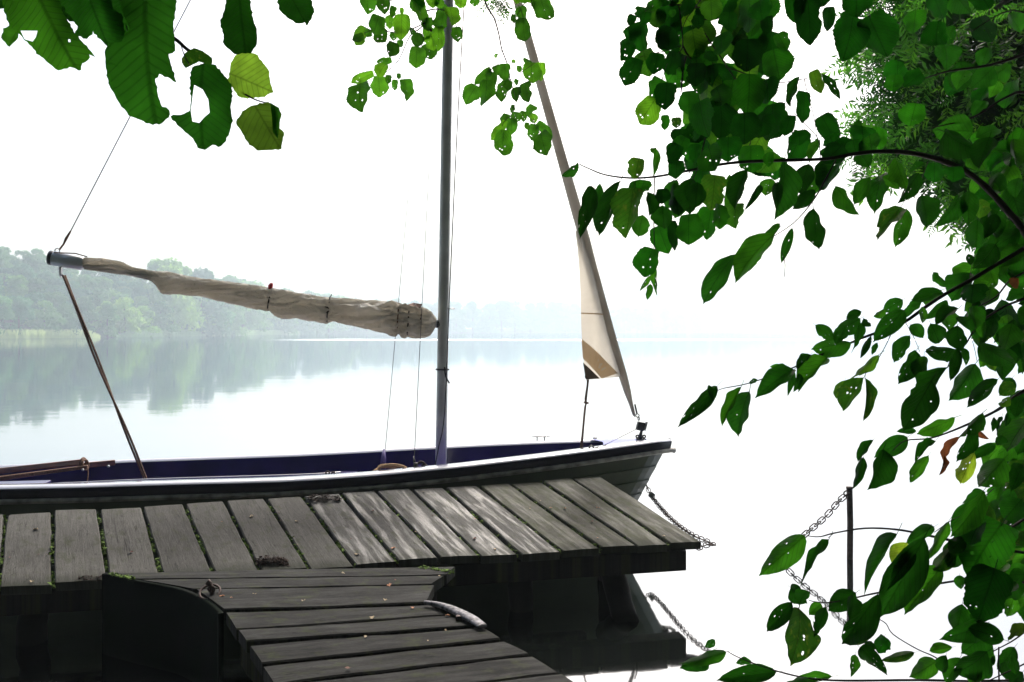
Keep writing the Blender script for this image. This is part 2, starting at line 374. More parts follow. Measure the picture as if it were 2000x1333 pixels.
# crowns for the far wood
def crown_vf(seed, n, h, rw, leaf, lobes=9, zlo=.12):
    r = random.Random(seed); V = []; Fc = []
    L = []
    for i in range(lobes):
        a = r.uniform(0, 2*PI); q = r.uniform(.15, .62)*rw; z = h*(zlo+.12+(.88-zlo-.12)*r.random())
        taper = 1-.55*max(0, (z/h-.45))/.55
        L.append((Vector((math.cos(a)*q*taper, math.sin(a)*q*taper, z)), r.uniform(.3, .48)*rw*taper))
    L.append((Vector((0, 0, h*.84)), rw*.34)); L.append((Vector((0, 0, h*.5)), rw*.6))
    for i in range(n):
        c, q = L[r.randrange(len(L))]
        d = Vector((r.gauss(0, 1), r.gauss(0, 1), r.gauss(0, 1))).normalized()
        if d.z < -.3: d.z *= -.6
        p = c+Vector((d.x*q, d.y*q, d.z*q*.8))*r.uniform(.72, 1.06)
        nn = (d+Vector((r.gauss(0, .5), r.gauss(0, .5), r.gauss(0, .5)))).normalized()
        u = nn.orthogonal().normalized(); u.rotate(Matrix.Rotation(r.uniform(0, 6.28), 3, nn)); v = nn.cross(u)
        s = leaf*r.uniform(.6, 1.3); b = len(V)
        V += [p-u*s-v*s*.5, p+u*s*.2-v*s*.8, p+u*s+v*s*.3, p-u*s*.1+v*s*.9]
        Fc.append((b, b+1, b+2, b+3))
    return V, Fc
farc = []
for i in range(6):
    hh = 1.0; V, Fc = crown_vf(100+i, 4200, 1.0, .42+.05*(i % 3), .026, lobes=14+i, zlo=-.12)
    me = bpy.data.meshes.new("crown"); me.from_pydata([tuple(v) for v in V], [], Fc); me.materials.append(None); farc.append(me)
tv, tf = tube_vf([(0, 0, 0), (.01, 0, .35), (0, .01, .7)], [.03, .012], 6)
me_tr = bpy.data.meshes.new("trunk"); me_tr.from_pydata([tuple(v) for v in tv], [], tf); me_tr.materials.append(M_bark)
def farleaf(name, a, b_, tr):
    return leafmat(name, a, b_, tr, veins=False, tw=.45)
M_fw = [farleaf("wood_leaf_a", (.05, .16, .04), (.1, .24, .06), (.12, .34, .05)), farleaf("wood_leaf_b", (.035, .14, .07), (.06, .2, .08), (.08, .28, .07)), farleaf("wood_leaf_c", (.07, .2, .05), (.12, .26, .07), (.17, .38, .07))]
for i, me in enumerate(farc): me.materials[0] = M_fw[i % 3]
labs = [("broadleaf tree on the near wooded left shore of the lake", "trees of the near wooded left shore", -320, 330, 5.0, (0, 6, 13, 21, 30, 40), (8, 11)),
        ("hazy tree in the wood along the middle of the far shore", "trees along the middle of the far shore", 330, 860, 7.5, (2, 12, 26), (19, 24)),
        ("very faint tree in the mist on the most distant shore", "trees on the most distant shore", 860, 1720, 11.0, (4, 22), (22, 30))]
ntree = 0
for lab, grp, x0, x1, sp, backs, (h0, h1) in labs:
    for j, bk in enumerate(backs):
        px = x0+R.uniform(0, 10)
        while px < x1:
            d = shore(px)+bk
            step = sp*F/d*R.uniform(.8, 1.25)
            if grp.startswith("trees of the near") is False and grp.startswith("trees along") and j > 1 and R.random() < .3: px += step; continue
            zz = {0: .2, 6: 1.4, 13: 4.2, 21: 7.2, 30: 10, 40: 12.5}.get(bk, bk*.14)*hillf(px)
            h = R.uniform(h0, h1)
            if px > 1150: h *= .92
            if px > 1450: h *= .8
            t = thing("broadleaf_tree", lab, "tree", (far_pt(px, bk, zz-.3)), grp)
            t.rotation_euler[2] = R.uniform(0, 6.28); wsc = R.uniform(.85, 1.2)*(1.0 if h < 15 else .9)
            t.scale = (h*wsc, h*wsc, h)
            c = link("crown", farc[R.randrange(6)], t); link("trunk", me_tr, t); ntree += 1
            px += step
# reed beds
def reeds(x0, x1, hgt, dens, lab):
    r = random.Random(int(x0)); V = []; Fc = []
    n = int((x1-x0)*dens)
    for i in range(n):
        px = r.uniform(x0, x1); bk = r.uniform(-4, 3)
        ed = min(1, (px-x0)/25, (x1-px)/25)
        p = far_pt(px, bk, -.1); h = hgt*r.uniform(.6, 1.1)*(.35+.65*ed)*(shore(px)/165)**.35
        wv = .05*shore(px)/165; le = r.uniform(-.35, .35); b = len(V)
        V += [p+Vector((-wv, 0, 0)), p+Vector((wv, 0, 0)), p+Vector((le+wv*.5, r.uniform(-.3, .3), h)), p+Vector((le*.6-wv, 0, h*.7))]
        Fc.append((b, b+1, b+2, b+3))
    return mesh("reed_bed", V, Fc, M_reed, smooth=False, kind='stuff')
M_reed = leafmat("reed_leaf", (.18, .28, .12), (.28, .34, .17), (.36, .6, .36), veins=False, tw=.5)
for a in ((-260, 195, 2.1, 22), (228, 402, 1.9, 26), (415, 600, 1.7, 26), (640, 900, 1.3, 18)):
    o = reeds(*a, ""); 
tagr = [o for o in COL.objects if o.name.startswith("reed_bed")]
for o, s in zip(tagr, ("pale green reed bed at the foot of the wood at far left", "reed bed in the water behind the hanging mainsheet", "pale reed strip below the furled sail on the far shore", "faint low reed strip beyond the mast")):
    tag(o, s, "reeds")
# haze
V, Fc = box_vf((0, 595, 22.5), Vector((1450, 0, 0)), Vector((0, 615, 0)), Vector((0, 0, 23.9)))
m = bpy.data.materials.new("haze_air"); m.use_nodes = True; n = m.node_tree.nodes
n.remove(n["Principled BSDF"]); pv = n.new("ShaderNodeVolumePrincipled"); pv.inputs["Density"].default_value = .00175
pv.inputs["Color"].default_value = (.8, .93, 1, 1); pv.inputs["Anisotropy"].default_value = .2
m.node_tree.links.new(pv.outputs[0], n["Material Output"].inputs["Volume"])
haze = mesh("haze", V, Fc, m, smooth=False, kind='stuff')

# ---------------------------------------------------------------- bank, and unseen trees and thicket added round the camera for shade
V = []; Fc = []
for i, x in enumerate(range(-14, 15, 2)):
    for j, y in enumerate((-12, -6, -3, -1, .2, 1.0)):
        V.append(Vector((x, y, (.9, .7, .5, .35, .1, -.5)[j]+noise.noise((x*.4, y*.4, 0))*.12)))
for i in range(14):
    for j in range(5): a = i*6+j; Fc.append((a, a+6, a+7, a+1))
mesh("shore_bank", V, Fc, M_bank, kind='structure')
def big_tree(name, lab, base, tips, blobs, n, leaf, seed):
    t = thing(name, lab, "tree", base)
    b = Vector(base); r = random.Random(seed)
    V, Fc = tube_vf([b-Vector((0, 0, .3)), b+Vector((.1, 0, 1.5)), b+Vector((.0, .2, 4)), b+Vector((.1, .5, 6.5))], [.22, .08], 10)
    mesh("trunk", V, Fc, M_bark, t)
    for tp in tips:
        tube("limb", smoothpath([b+Vector((.0, .2, 3.2)), (b+Vector((0, .2, 3.4))).lerp(Vector(tp), .5)+Vector((0, 0, .5)), tp], 3), [.09, .02], M_bark, t)
    V = []; Fc = []
    for i in range(n):
        c, q = blobs[r.randrange(len(blobs))]
        cl = lambda v: max(-.92, min(.92, v))
        p = Vector(c)+Vector((cl(r.gauss(0, .5))*q[0], cl(r.gauss(0, .5))*q[1], cl(r.gauss(0, .5))*q[2]))
        if p.y > .1 and p.z < CAM_Z+p.y*.47+.3 and abs(p.x) < p.y*.72+.35: continue
        if p.y <= .1 and p.y > -.6 and abs(p.x) < .8 and p.z < 2.4: continue
        nn = Vector((r.gauss(0, .7), r.gauss(0, .7), 1)).normalized(); u = nn.orthogonal().normalized(); u.rotate(Matrix.Rotation(r.uniform(0, 6.28), 3, nn)); v = nn.cross(u)
        s = leaf*r.uniform(.6, 1.3); k = len(V)
        V += [p-u*s, p-v*s*.55, p+u*s, p+v*s*.55]; Fc.append((k, k+1, k+2, k+3))
    mesh("crown", V, Fc, M_crown, t, smooth=False, kind='stuff')  # crown leaves spread and thickened to shade the jetty below
big_tree("shade_hazel_tree", "big unseen hazel behind the walkway, crown shaped to shade the jetty from the left", (-3.2, -1.2, .4), [(-2.5, 2.5, 5.0), (-5, 1, 4.5), (0, 1.5, 5)],
         [((-3, -1, 4.5), (3.5, 2.5, 2)), ((-2.5, 2.2, 5.8), (3, 2.2, .8)), ((-6, 0, 3), (2.5, 3, 2.5)), ((0, -3.5, 3), (4, 1.6, 2.4)), ((-1.5, 3.4, 6.2), (3.5, 2.4, .8)), ((-1, 1.2, 5), (2.5, 2, .8))], 26000, .13, 1)
big_tree("shade_alder_tree", "leaning unseen alder right of the walkway, crown shaped to shade the jetty", (4.4, .2, .3), [(2.6, 2.8, 4.8), (5.2, 3.5, 4.4), (2.5, .5, 4.6)],
         [((4, 0, 4.5), (3, 2.5, 2)), ((2.0, 2.8, 5.6), (2.6, 2.0, .8)), ((6.8, 1.5, 2.6), (1.8, 3, 2.2)), ((3.5, -3.5, 3), (4, 1.6, 2.4)), ((5.6, 4.2, 4.9), (1.5, 1.5, 1.2)), ((1.5, 3.6, 6.3), (3.5, 2.4, .8)), ((1.5, 1.2, 5), (2.5, 2, .8))], 26000, .13, 2)

V = []; Fc = []; r = random.Random(21)  # leaf wall out of view, added to block sky behind and beside
for i in range(26000):
    q = r.random()
    if q < .62: p = Vector((r.uniform(-15, 15), r.uniform(-9, -3.2), r.random()**.8*8))
    elif q < .82: p = Vector((r.uniform(-13, -7.5), r.uniform(-5, 5.0), r.random()**.8*7))
    else: p = Vector((r.uniform(7.5, 12), r.uniform(-5, 6.5), r.random()**.8*7))
    if p.y > 0 and abs(p.x) < p.y*.72+2.4: continue
    nn = Vector((r.gauss(0, .7), r.gauss(0, .7), r.gauss(.3, .6))).normalized(); u = nn.orthogonal().normalized(); u.rotate(Matrix.Rotation(r.uniform(0, 6.28), 3, nn)); v = nn.cross(u)
    s = .26*r.uniform(.6, 1.3); k = len(V); V += [p-u*s, p-v*s*.55, p+u*s, p+v*s*.55]; Fc.append((k, k+1, k+2, k+3))
tag(mesh("shade_thicket", V, Fc, M_crown, None, smooth=False, kind='stuff'), "dense unseen thicket of bushes added round the walkway to darken the scene", "thicket")

# ---------------------------------------------------------------- jetty deck (slopes gently up towards the boat)
NR = G(1370, 1063, .355); NL = G(102, 1140, .355)
VD = Vector((-.617, 1, .278))
DN = (NR-NL).cross(VD).normalized()
def DK(x, y):
    r = P(x, y, 1)-Vector((0, 0, CAM_Z)); t = (NR-Vector((0, 0, CAM_Z))).dot(DN)/r.dot(DN)
    return Vector((0, 0, CAM_Z))+r*t
def plank(name, A, B, thick, mat, parent, up=Vector((0, 0, 1)), jit=.004, seed=0, nseg=6, skew=0, wave=.003):
    """A = list of points along one long edge, B = matching points along the other long edge"""
    r = random.Random(seed)
    def rs(L, n):
        L = [Vector(p) for p in L]
        if len(L) == 2: return [L[0].lerp(L[1], i/n) for i in range(n+1)]
        tot = [0]
        for a, b in zip(L, L[1:]): tot.append(tot[-1]+(b-a).length)
        out = []
        for i in range(n+1):
            q = tot[-1]*i/n; k = 0
            while k < len(tot)-2 and tot[k+1] < q: k += 1
            out.append(L[k].lerp(L[k+1], (q-tot[k])/max(1e-9, tot[k+1]-tot[k])))
        return out
    a = rs(A, nseg); b = rs(B, nseg); c = .006
    V = []; uv = []; Fc = []; dz = r.uniform(-jit, jit); s0 = 0
    for i in range(nseg+1):
        wv = (b[i]-a[i]); W = wv.length; wd = wv/W
        if i: s0 += ((a[i]+b[i])/2-(a[i-1]+b[i-1])/2).length
        e1 = wd*r.uniform(-wave, wave); e2 = wd*r.uniform(-wave, wave)
        hh = up*(dz+r.uniform(-.0015, .0015))
        prof = [(a[i]+e1-up*thick, 0), (a[i]+e1-up*c, 0), (a[i]+e1+wd*c, c), ((a[i]+b[i])/2+up*.0015, W/2), (b[i]+e2-wd*c, W-c), (b[i]+e2-up*c, W), (b[i]+e2-up*thick, W)]
        for p, u in prof: V.append(p+hh); uv.append((u, s0))
    m = 7
    for i in range(nseg):
        for k in range(m):
            p = i*m+k; q = i*m+(k+1) % m; Fc.append((p, p+m, q+m, q))
    Fc.append(tuple(range(m))); Fc.append(tuple(nseg*m+k for k in reversed(range(m))))
    o = mesh(name, V, [f[::-1] for f in Fc], mat, parent, smooth=False, uvs=uv)
    return o
jetty = thing("jetty", "weathered grey plank jetty lying along the moored boat", "jetty", Vector((0, 4.4, 0)))
DP = [((-80, 1009), (6, 1006), (-118, 1150), (-5, 1146)), ((15, 1005), (99, 1000), (-1, 1146), (99, 1143)), ((107, 998), (188, 996), (106, 1140), (207, 1135)), ((196, 995), (275, 991), (215, 1133), (312, 1127)), ((280, 990), (356, 985), (322, 1126), (414, 1121)),
      ((363, 985), (436, 980), (421, 1120), (504, 1116)), ((443, 979), (515, 975), (511, 1115), (600, 1109)), ((522, 974), (588, 970), (608, 1109), (690, 1104)), ((595, 969), (662, 964), (695, 1103), (774, 1097)), ((668, 963), (732, 960), (779, 1096), (855, 1091)),
      ((738, 960), (800, 956), (861, 1090), (934, 1087)), ((807, 956), (866, 953), (940, 1086), (1009, 1083)), ((872, 952), (932, 949), (1020, 1082), (1094, 1077)), ((938, 949), (994, 945), (1099, 1076), (1170, 1071)), ((1000, 945), (1056, 941), (1176, 1070), (1242, 1067)),
      ((1062, 940), (1114, 935), (1247, 1066), (1304, 1063)), ((1120, 935), (1175, 932), (1310, 1062), (1370, 1060))]
for i, (fl, fr_, nl, nr_) in enumerate(DP):
    r = random.Random(i*3+1); j = r.uniform(-2, 2)
    o = plank("plank", [DK(nl[0], nl[1]+j), DK(*fl)], [DK(nr_[0], nr_[1]+j), DK(*fr_)], .048, M_deck if i < 8 else M_deck_wet if i < 13 else M_deck_moss, jetty, up=DN if DN.z > 0 else -DN, seed=i, nseg=7)
    if i in (15, 16, 12): o["label"] = "plank greened with moss and algae"
UP = DN if DN.z > 0 else -DN
# further planks outside the frame on the left
for k in range(3):
    o1 = DK(-80, 1009)-DK(6, 1006); o2 = DK(-118, 1150)-DK(-5, 1146)
    a, b = DK(-88, 1010)+o1*k*1.05, DK(-122, 1151)+o2*k*1.05
    plank("plank", [b+o2, a+o1], [b, a], .048, M_deck, jetty, up=UP, seed=40+k)
# beams along the jetty
ed = (NR-NL).normalized()
def beam(name, p0, p1, hh, ww, parent, mat=M_beam, seed=0):
    p0, p1 = Vector(p0), Vector(p1); d = (p1-p0).normalized(); sdv = d.cross(Vector((0, 0, 1))).normalized()
    o = plank(name, [p0-sdv*ww/2, p1-sdv*ww/2], [p0+sdv*ww/2, p1+sdv*ww/2], hh, mat, parent, seed=seed, nseg=8, wave=.006)
    return bevel(o, .012, 2)
n0 = G(1370, 1063, .355); 
e_in = Vector((VD.x, VD.y, VD.z)).normalized()
beam("beam", NL-ed*2.2+e_in*.07-UP*.053, NR-ed*.06+e_in*.07-UP*.053, .12, .1, jetty, seed=3)
beam("beam", NL-ed*2.2+e_in*.62-UP*.053, NR-ed*.3+e_in*.66-UP*.053, .1, .08, jetty, seed=4)
def post(p0, p1, r_, parent, name="post"):
    pts = [Vector(p0).lerp(Vector(p1), i/6)+Vector((R.uniform(-.006, .006), R.uniform(-.006, .006), 0)) for i in range(7)]
    return tube(name, pts, [r_*R.uniform(.93, 1.07) for _ in range(7)], M_post, parent, n=12)
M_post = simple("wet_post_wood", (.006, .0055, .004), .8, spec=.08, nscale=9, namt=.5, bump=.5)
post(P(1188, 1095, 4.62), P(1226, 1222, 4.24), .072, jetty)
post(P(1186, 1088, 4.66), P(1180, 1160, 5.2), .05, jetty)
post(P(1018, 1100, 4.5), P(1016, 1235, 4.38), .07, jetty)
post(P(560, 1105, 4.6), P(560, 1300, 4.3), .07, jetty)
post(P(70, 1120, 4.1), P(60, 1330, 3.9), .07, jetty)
#beam("brace", P(930, 1125, 4.75), P(1200, 1112, 4.9), .07, .05, jetty, seed=6)

# ---------------------------------------------------------------- walkway in the foreground
ZW = .40
walk = thing("walkway", "dark plank walkway leading from the bank up to the jetty", "walkway", Vector((-.6, 2.9, 0)))
WB = [([(213, 1120), (560, 1111), (889, 1106)], [(262, 1130.5), (600, 1126.5), (872, 1122)]),
      ([(276, 1132.5), (600, 1128.5), (868, 1124)], [(380, 1150), (600, 1146.5), (842, 1140.5)]),
      ([(384, 1152.5), (600, 1149.5), (848, 1144)], [(438, 1191), (600, 1188), (832, 1178)]),
      ([(442, 1196), (600, 1191.5), (838, 1181)], [(462, 1228), (600, 1220), (868, 1200)]),
      ([(466, 1230.5), (600, 1222.5), (875, 1202)], [(482, 1252), (600, 1243.5), (931, 1221)]),
      ([(489, 1261), (600, 1250), (942, 1226)], [(512, 1294), (600, 1285), (977, 1247)]),
      ([(514, 1299), (600, 1290), (982, 1251)], [(537, 1334), (600, 1324), (1033, 1275)]),
      ([(541, 1339), (600, 1329), (1037, 1279)], [(572, 1378), (620, 1368), (1090, 1312)]),
      ([(576, 1384), (620, 1374), (1096, 1317)], [(610, 1436), (650, 1424), (1150, 1356)]),
      ([(615, 1442), (660, 1430), (1156, 1362)], [(655, 1510), (700, 1496), (1225, 1408)]),
      ([(660, 1518), (700, 1504), (1232, 1415)], [(710, 1605), (740, 1590), (1310, 1480)])]
for i, (A, B) in enumerate(WB):
    A3 = [G(x, y, ZW) for x, y in A]; B3 = [G(x, y, ZW) for x, y in B]
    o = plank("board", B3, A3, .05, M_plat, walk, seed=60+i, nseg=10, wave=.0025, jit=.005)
    if i == 0: o["label"] = "edge board with moss on its corner"
# stringers under the board ends
sl_pts = [G(x, y, ZW-.055) for x, y in ((462, 1222), (492, 1262), (520, 1300), (560, 1350), (640, 1480))]
for k, (a, b) in enumerate(zip(sl_pts, sl_pts[1:])):
    beam("stringer", a+Vector((.05, 0, 0)), b+Vector((.05, 0, 0)), .16, .06, walk, seed=80+k)
sr = [G(x, y, ZW-.055) for x, y in ((850, 1150), (890, 1215), (980, 1262), (1080, 1330), (1260, 1470))]
for k, (a, b) in enumerate(zip(sr, sr[1:])):
    beam("stringer", a-Vector((.1, 0, 0)), b-Vector((.1, 0, 0)), .14, .06, walk, seed=90+k)
post(G(880, 1125, ZW-.06)-Vector((.12, .05, 0)), G(870, 1290, -.3)-Vector((.12, .0, 0)), .06, walk)
post(G(500, 1210, ZW-.06)+Vector((.1, 0, 0)), G(505, 1320, -.3)+Vector((.1, 0, 0)), .06, walk)
# curved fascia plate
cv = smoothpath([G(x, y, ZW-.004) for x, y in ((207, 1119), (262, 1131), (322, 1142), (362, 1151), (397, 1166), (420, 1181), (437, 1197))], 4)
V = []; Fc = []; uv = []
L = 0
for i, p in enumerate(cv):
    if i: L += (p-cv[i-1]).length
    t = (cv[min(i+1, len(cv)-1)]-cv[max(i-1, 0)]).normalized(); nn = Vector((t.y, -t.x, 0)).normalized()
    for q, z in ((nn*.022, 0), (nn*.022, -.25), (nn*.022, -.62), (nn*0, -.62), (nn*0, 0)):
        V.append(p+q+Vector((0, 0, z))); uv.append((L, z))
for i in range(len(cv)-1):
    for k in range(5): a = i*5+k; b = i*5+(k+1) % 5; Fc.append((a, b, b+5, a+5))
Fc.append(tuple(range(5))); Fc.append(tuple((len(cv)-1)*5+k for k in reversed(range(5))))
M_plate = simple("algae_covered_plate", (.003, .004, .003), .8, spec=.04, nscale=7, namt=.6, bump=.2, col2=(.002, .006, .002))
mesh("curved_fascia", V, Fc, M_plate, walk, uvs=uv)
# mooring ring
ring = thing("mooring_ring", "rusty iron mooring ring on an eye bolt at the curved walkway edge", "mooring ring", G(413, 1166, ZW))
V, Fc = torus_vf(G(410, 1157, ZW+.012), Vector((.1, -.55, 1)), .044, .0055, n=28, m=8)
mesh("ring", V, Fc, M_steel_old if False else M_rust, ring)
V, Fc = tube_vf([G(414, 1163, ZW), G(413, 1163, ZW)+Vector((0, 0, .035)), G(411, 1163, ZW)+Vector((-.004, 0, .055))], [.011, .008, .012], 8)
torus_vf(G(413, 1163, ZW)+Vector((0, 0, .028)), (0, 1, .2), .014, .005, V=V, Fc=Fc)
mesh("eye_bolt", V, Fc, M_rust, ring)
V, Fc = tube_vf([G(404, 1163, ZW)+Vector((0, 0, .05)), G(408, 1163, ZW)+Vector((0, 0, .062)), G(413, 1163, ZW)+Vector((0, 0, .052))], [.009, .012, .007], 8)
mesh("bolt_head", V, Fc, M_rust, ring)
# worn curved edging
edg = thing("curved_edging", "silvery worn curved piece of edging lying on the right rim of the walkway", "edging strip", G(885, 1200, ZW))
pts = smoothpath([G(x, y, ZW+.012) for x, y in ((829, 1179), (850, 1182), (875, 1189), (900, 1200), (925, 1213), (943, 1226))], 5)
V = []; Fc = []; uv = []
Np = len(pts); L = 0
for i, p in enumerate(pts):
    t = (pts[min(i+1, Np-1)]-pts[max(i-1, 0)]).normalized(); s = Vector((t.y, -t.x, 0)).normalized(); f = i/(Np-1)
    if i: L += (p-pts[i-1]).length
    ww = .007+.021*math.sin(PI*min(1, f*.66+.04))**1.6*.9; hh = .006+.007*math.sin(PI*(f*.8+.1))
    for k in range(10):
        a = 2*PI*k/10; V.append(p+s*math.cos(a)*ww+Vector((0, 0, math.sin(a)*hh+.004))); uv.append((k*.02, L*.3))
for i in range(Np-1):
    for k in range(10): a = i*10+k; b = i*10+(k+1) % 10; Fc.append((a, b, b+10, a+10))
Fc.append(tuple(reversed(range(10)))); Fc.append(tuple((Np-1)*10+k for k in range(10)))
M_silver = simple("silvered_wood", (.2, .195, .225), .5, nscale=45, namt=.9, bump=.6)
mesh("strip", V, Fc, M_silver, edg, uvs=uv)
V, Fc = box_vf(G(897, 1207, ZW+.01), Vector((.014, .002, 0)), Vector((0, .012, 0)), Vector((0, 0, .01)))
bevel(mesh("clip", V, Fc, M_rust, edg), .003)

# ---------------------------------------------------------------- the boat
AL = rad(8.5); BA = Vector((-math.cos(AL), -math.sin(AL), 0)); BN = Vector((math.sin(AL), -math.cos(AL), 0))
BB = Vector((1.2, 5.87, 0))
def lerp_tab(T, x):
    if x <= T[0][0]: return T[0][1]
    for (a, va), (b, vb) in zip(T, T[1:]):
        if x <= b:
            t = (x-a)/(b-a); return va+(vb-va)*t
    return T[-1][1]
def smooth_tab(T, x, h=.12):
    return sum(lerp_tab(T, x+h*k) for k in (-1, -.5, 0, .5, 1))/5
BT = [(0, .03), (.08, .1), (.15, .145), (.3, .205), (.6, .3), (.9, .375), (1.3, .44), (1.7, .485), (2.2, .53), (2.7, .56), (3.5, .575), (4.5, .55), (5.2, .5), (5.4, .48)]
def bh(s): return lerp_tab(BT, s) if s < .4 else smooth_tab(BT, s)
NY = [(-400, 958), (0, 951.5), (150, 949), (300, 944), (550, 938), (700, 929), (900, 910), (1100, 886), (1180, 875), (1240, 867), (1280, 861), (1330, 856)]
FY = [(-400, 928), (0, 908), (225, 898), (600, 885), (850, 871), (1000, 863.5), (1150, 858), (1230, 857.5), (1310, 858)]
def zgun(s, side):
    b = bh(s); p = BB+BA*s+BN*b*side; px = 1000+p.x/p.y*F
    T = NY if side > 0 else FY
    y = sum(lerp_tab(T, px+k) for k in (-40, -20, 0, 20, 40))/5 if s > .25 else lerp_tab(T, px)
    return CAM_Z-(y-HY)*p.y/F
SS = [0, .03, .08, .15, .25, .4, .6, .8, 1.0, 1.3, 1.6, 1.9, 2.2, 2.5, 2.8, 3.1, 3.4, 3.7, 4.0, 4.3, 4.6, 4.9, 5.2, 5.4]
boat = thing("sailing_boat", "dark navy open sailing dinghy with furled sails moored behind the jetty", "sailing boat", BB+BA*2.6)
def BP(s, t, z): q = BB+BA*s+BN*t; return Vector((q.x, q.y, z))
def AXP(x, y):       # point of the boat's centre plane seen at photo pixel x, y
    k = (x-1000)/F; s = (BB.x-k*BB.y)/(-BA.x+k*BA.y); q = BB+BA*s
    return Vector((q.x, q.y, CAM_Z-(y-HY)/F*q.y))
STEM = .56
def loft(name, prof, mat, sides=(1, -1), S=SS, smooth=True, closed=False):
    V = []; Fc = []
    for sd_ in sides:
        base = len(V); pr = None
        for s in S:
            pr = prof(s, sd_)
            V += pr
        m = len(pr)
        for i in range(len(S)-1):
            for k in range(m if closed else m-1):
                a = base+i*m+k; b = base+i*m+(k+1) % m
                f = (a, b, b+m, a+m); Fc.append(f if sd_ < 0 else f[::-1])
        if closed:
            Fc.append(tuple(base+k for k in range(m))); Fc.append(tuple(base+(len(S)-1)*m+k for k in range(m)))
    return mesh(name, V, Fc, mat, boat, smooth=smooth)
def rk(s, g, z): return STEM*(g-z)*math.exp(-s/1.3)*(1 if z < g else 0)
def p_hull(s, sd_):
    g = zgun(s, sd_); b = bh(s); top = g-.095; out = []
    rowsH = 8
    for i in range(rowsH+1):
        f = i/rowsH
        z = top-(top+.13)*f
        tt = b*max(0, (1-f**2.6))**.62*(1-.12*f)*(.985)
        tt = max(tt, .004)
        out.append(BP(s+rk(s, g, z), tt*sd_, z+.001))
        if 0 < i < rowsH: out.append(BP(s+rk(s, g, z-.003), (tt+.012)*sd_, z-.003))
    return out
h_ = loft("hull", p_hull, M_hull, smooth=False)
def p_band(s, sd_):
    g = zgun(s, sd_); b = bh(s)
    o = .012
    return [BP(s-.004, (b+o)*sd_, g-.011), BP(s-.006, (b+o+.006)*sd_, g-.018), BP(s, (b+o+.004)*sd_, g-.05), BP(s+.012, (b+o)*sd_, g-.1)]
loft("topside_band", p_band, M_band)
def p_cap(s, sd_):
    g = zgun(s, sd_); b = bh(s); wi = min(.09, b*.6+.004)
    return [BP(s-.004, (b+.015)*sd_, g-.012), BP(s-.002, (b+.008)*sd_, g-.003), BP(s+.01, (b-wi*.35)*sd_, g+.003), BP(s+.02, (b-wi+.01)*sd_, g+.004), BP(s+.024, (b-wi-.004)*sd_, g-.012)]
loft("gunwale", p_cap, M_cap)
def p_rub(s, sd_):
    g = zgun(s, sd_); b = bh(s); z = g-.088+.006*math.exp(-s/.3); out = []
    for k in range(8):
        a = 2*PI*k/8; out.append(BP(s-.03*math.exp(-s/.05), (b+.016+.02*math.cos(a))*sd_, z+.016*math.sin(a)))
    return out
loft("rubbing_strake", p_rub, M_rub, closed=True)
# nose piece closing the bow
V, Fc = tube_vf([BP(-.02, -.05, zgun(0, -1)-.088), BP(-.038, 0, zgun(0, 1)-.085), BP(-.02, .05, zgun(0, 1)-.088)], [.016, .018, .016], 10)
mesh("strake_nose", V, Fc, M_rub, boat)
V = []; Fc = []
g0 = zgun(0, 1)
for t in (-.042, -.02, 0, .02, .042):
    e = -.012*(1-(t/.042)**2)
    V += [BP(e, t, g0), BP(e+.002, t, g0-.05), BP(e+.02, t, g0-.1)]
for i in range(4):
    for k in range(2): a = i*3+k; Fc.append((a, a+1, a+4, a+3))
mesh("bow_cap", V, Fc, M_band, boat)
tube("stem", [BP(rk(0, g0, z)+.0, 0, z) for z in (g0-.1, .5, .3, .1, -.12)], [.012, .012], M_hull, boat, n=8)
def p_liner(s, sd_):
    g = zgun(s, sd_); b = bh(s); wi = min(.09, b*.6+.004); q = b-wi-.003
    e = lambda z: s+.03+rk(s, g, z)*1.15
    return [BP(s+.024, q*sd_, g-.012), BP(e(g-.12), q*.93*sd_, g-.12), BP(e(g-.25), q*.83*sd_, g-.25), BP(e(.26), q*.66*sd_, .26), BP(e(.22), 0.0, .22)]
loft("inner_liner", p_liner, M_navy, S=[.12]+SS[4:])
# foredeck
V = []; Fc = []; ss = [.03, .08, .15, .25, .38, .5]
for s in ss:
    q = max(.01, bh(s)-.055)
    for k in range(-3, 4):
        V.append(BP(s+.02+(.05*abs(k)/3 if s == ss[-1] else 0), q*k/3, (zgun(s, 1)+zgun(s, -1))/2-.006+.012*(1-(k/3)**2)))
for i in range(len(ss)-1):
    for k in range(6): a = i*7+k; Fc.append((a, a+1, a+8, a+7))
M_fore = simple("pale_blue_gelcoat", (.14, .18, .5), .5, spec=.25)
mesh("foredeck", V, Fc, M_fore, boat)
# transom
V = [BP(5.4, t*bh(5.4), z) for z in (-.1, .62) for t in (-1, 1)]
mesh("transom", V, [(0, 1, 3, 2)], M_navy, boat)
# side bench and thwarts
def bpl(name, s0, s1, t0, t1, z, th, mat):
    c = BP((s0+s1)/2, (t0+t1)/2, z-th/2)
    V, Fc = box_vf(c, BA*(s1-s0)/2, BN*(t1-t0)/2, Vector((0, 0, th/2)))
    return bevel(mesh(name, V, Fc, mat, boat, smooth=False), .008, 3)
bpl("side_bench", 2.55, 5.2, -.50, -.12, .43, .2, M_cap if False else M_navy)
tube("bench_edge", smoothpath([P(-60, 952, 4.95), P(100, 945.5, 5.0), P(300, 936.5, 5.15), P(550, 929, 5.3), P(640, 925, 5.4), P(665, 922.5, 5.45)], 4), .006, M_cap, boat, n=8)
V = []; Fc = []
for k_i, (x, y, d) in enumerate(((-60, 953, 4.95), (100, 946.5, 5.0), (300, 937.5, 5.15), (550, 930, 5.3), (640, 926, 5.4), (665, 923.5, 5.45))):
    p = P(x, y, d); V += [p, p-Vector((0, 0, .16)), p+Vector((0, .03, -.16)), p+Vector((0, .03, 0))]
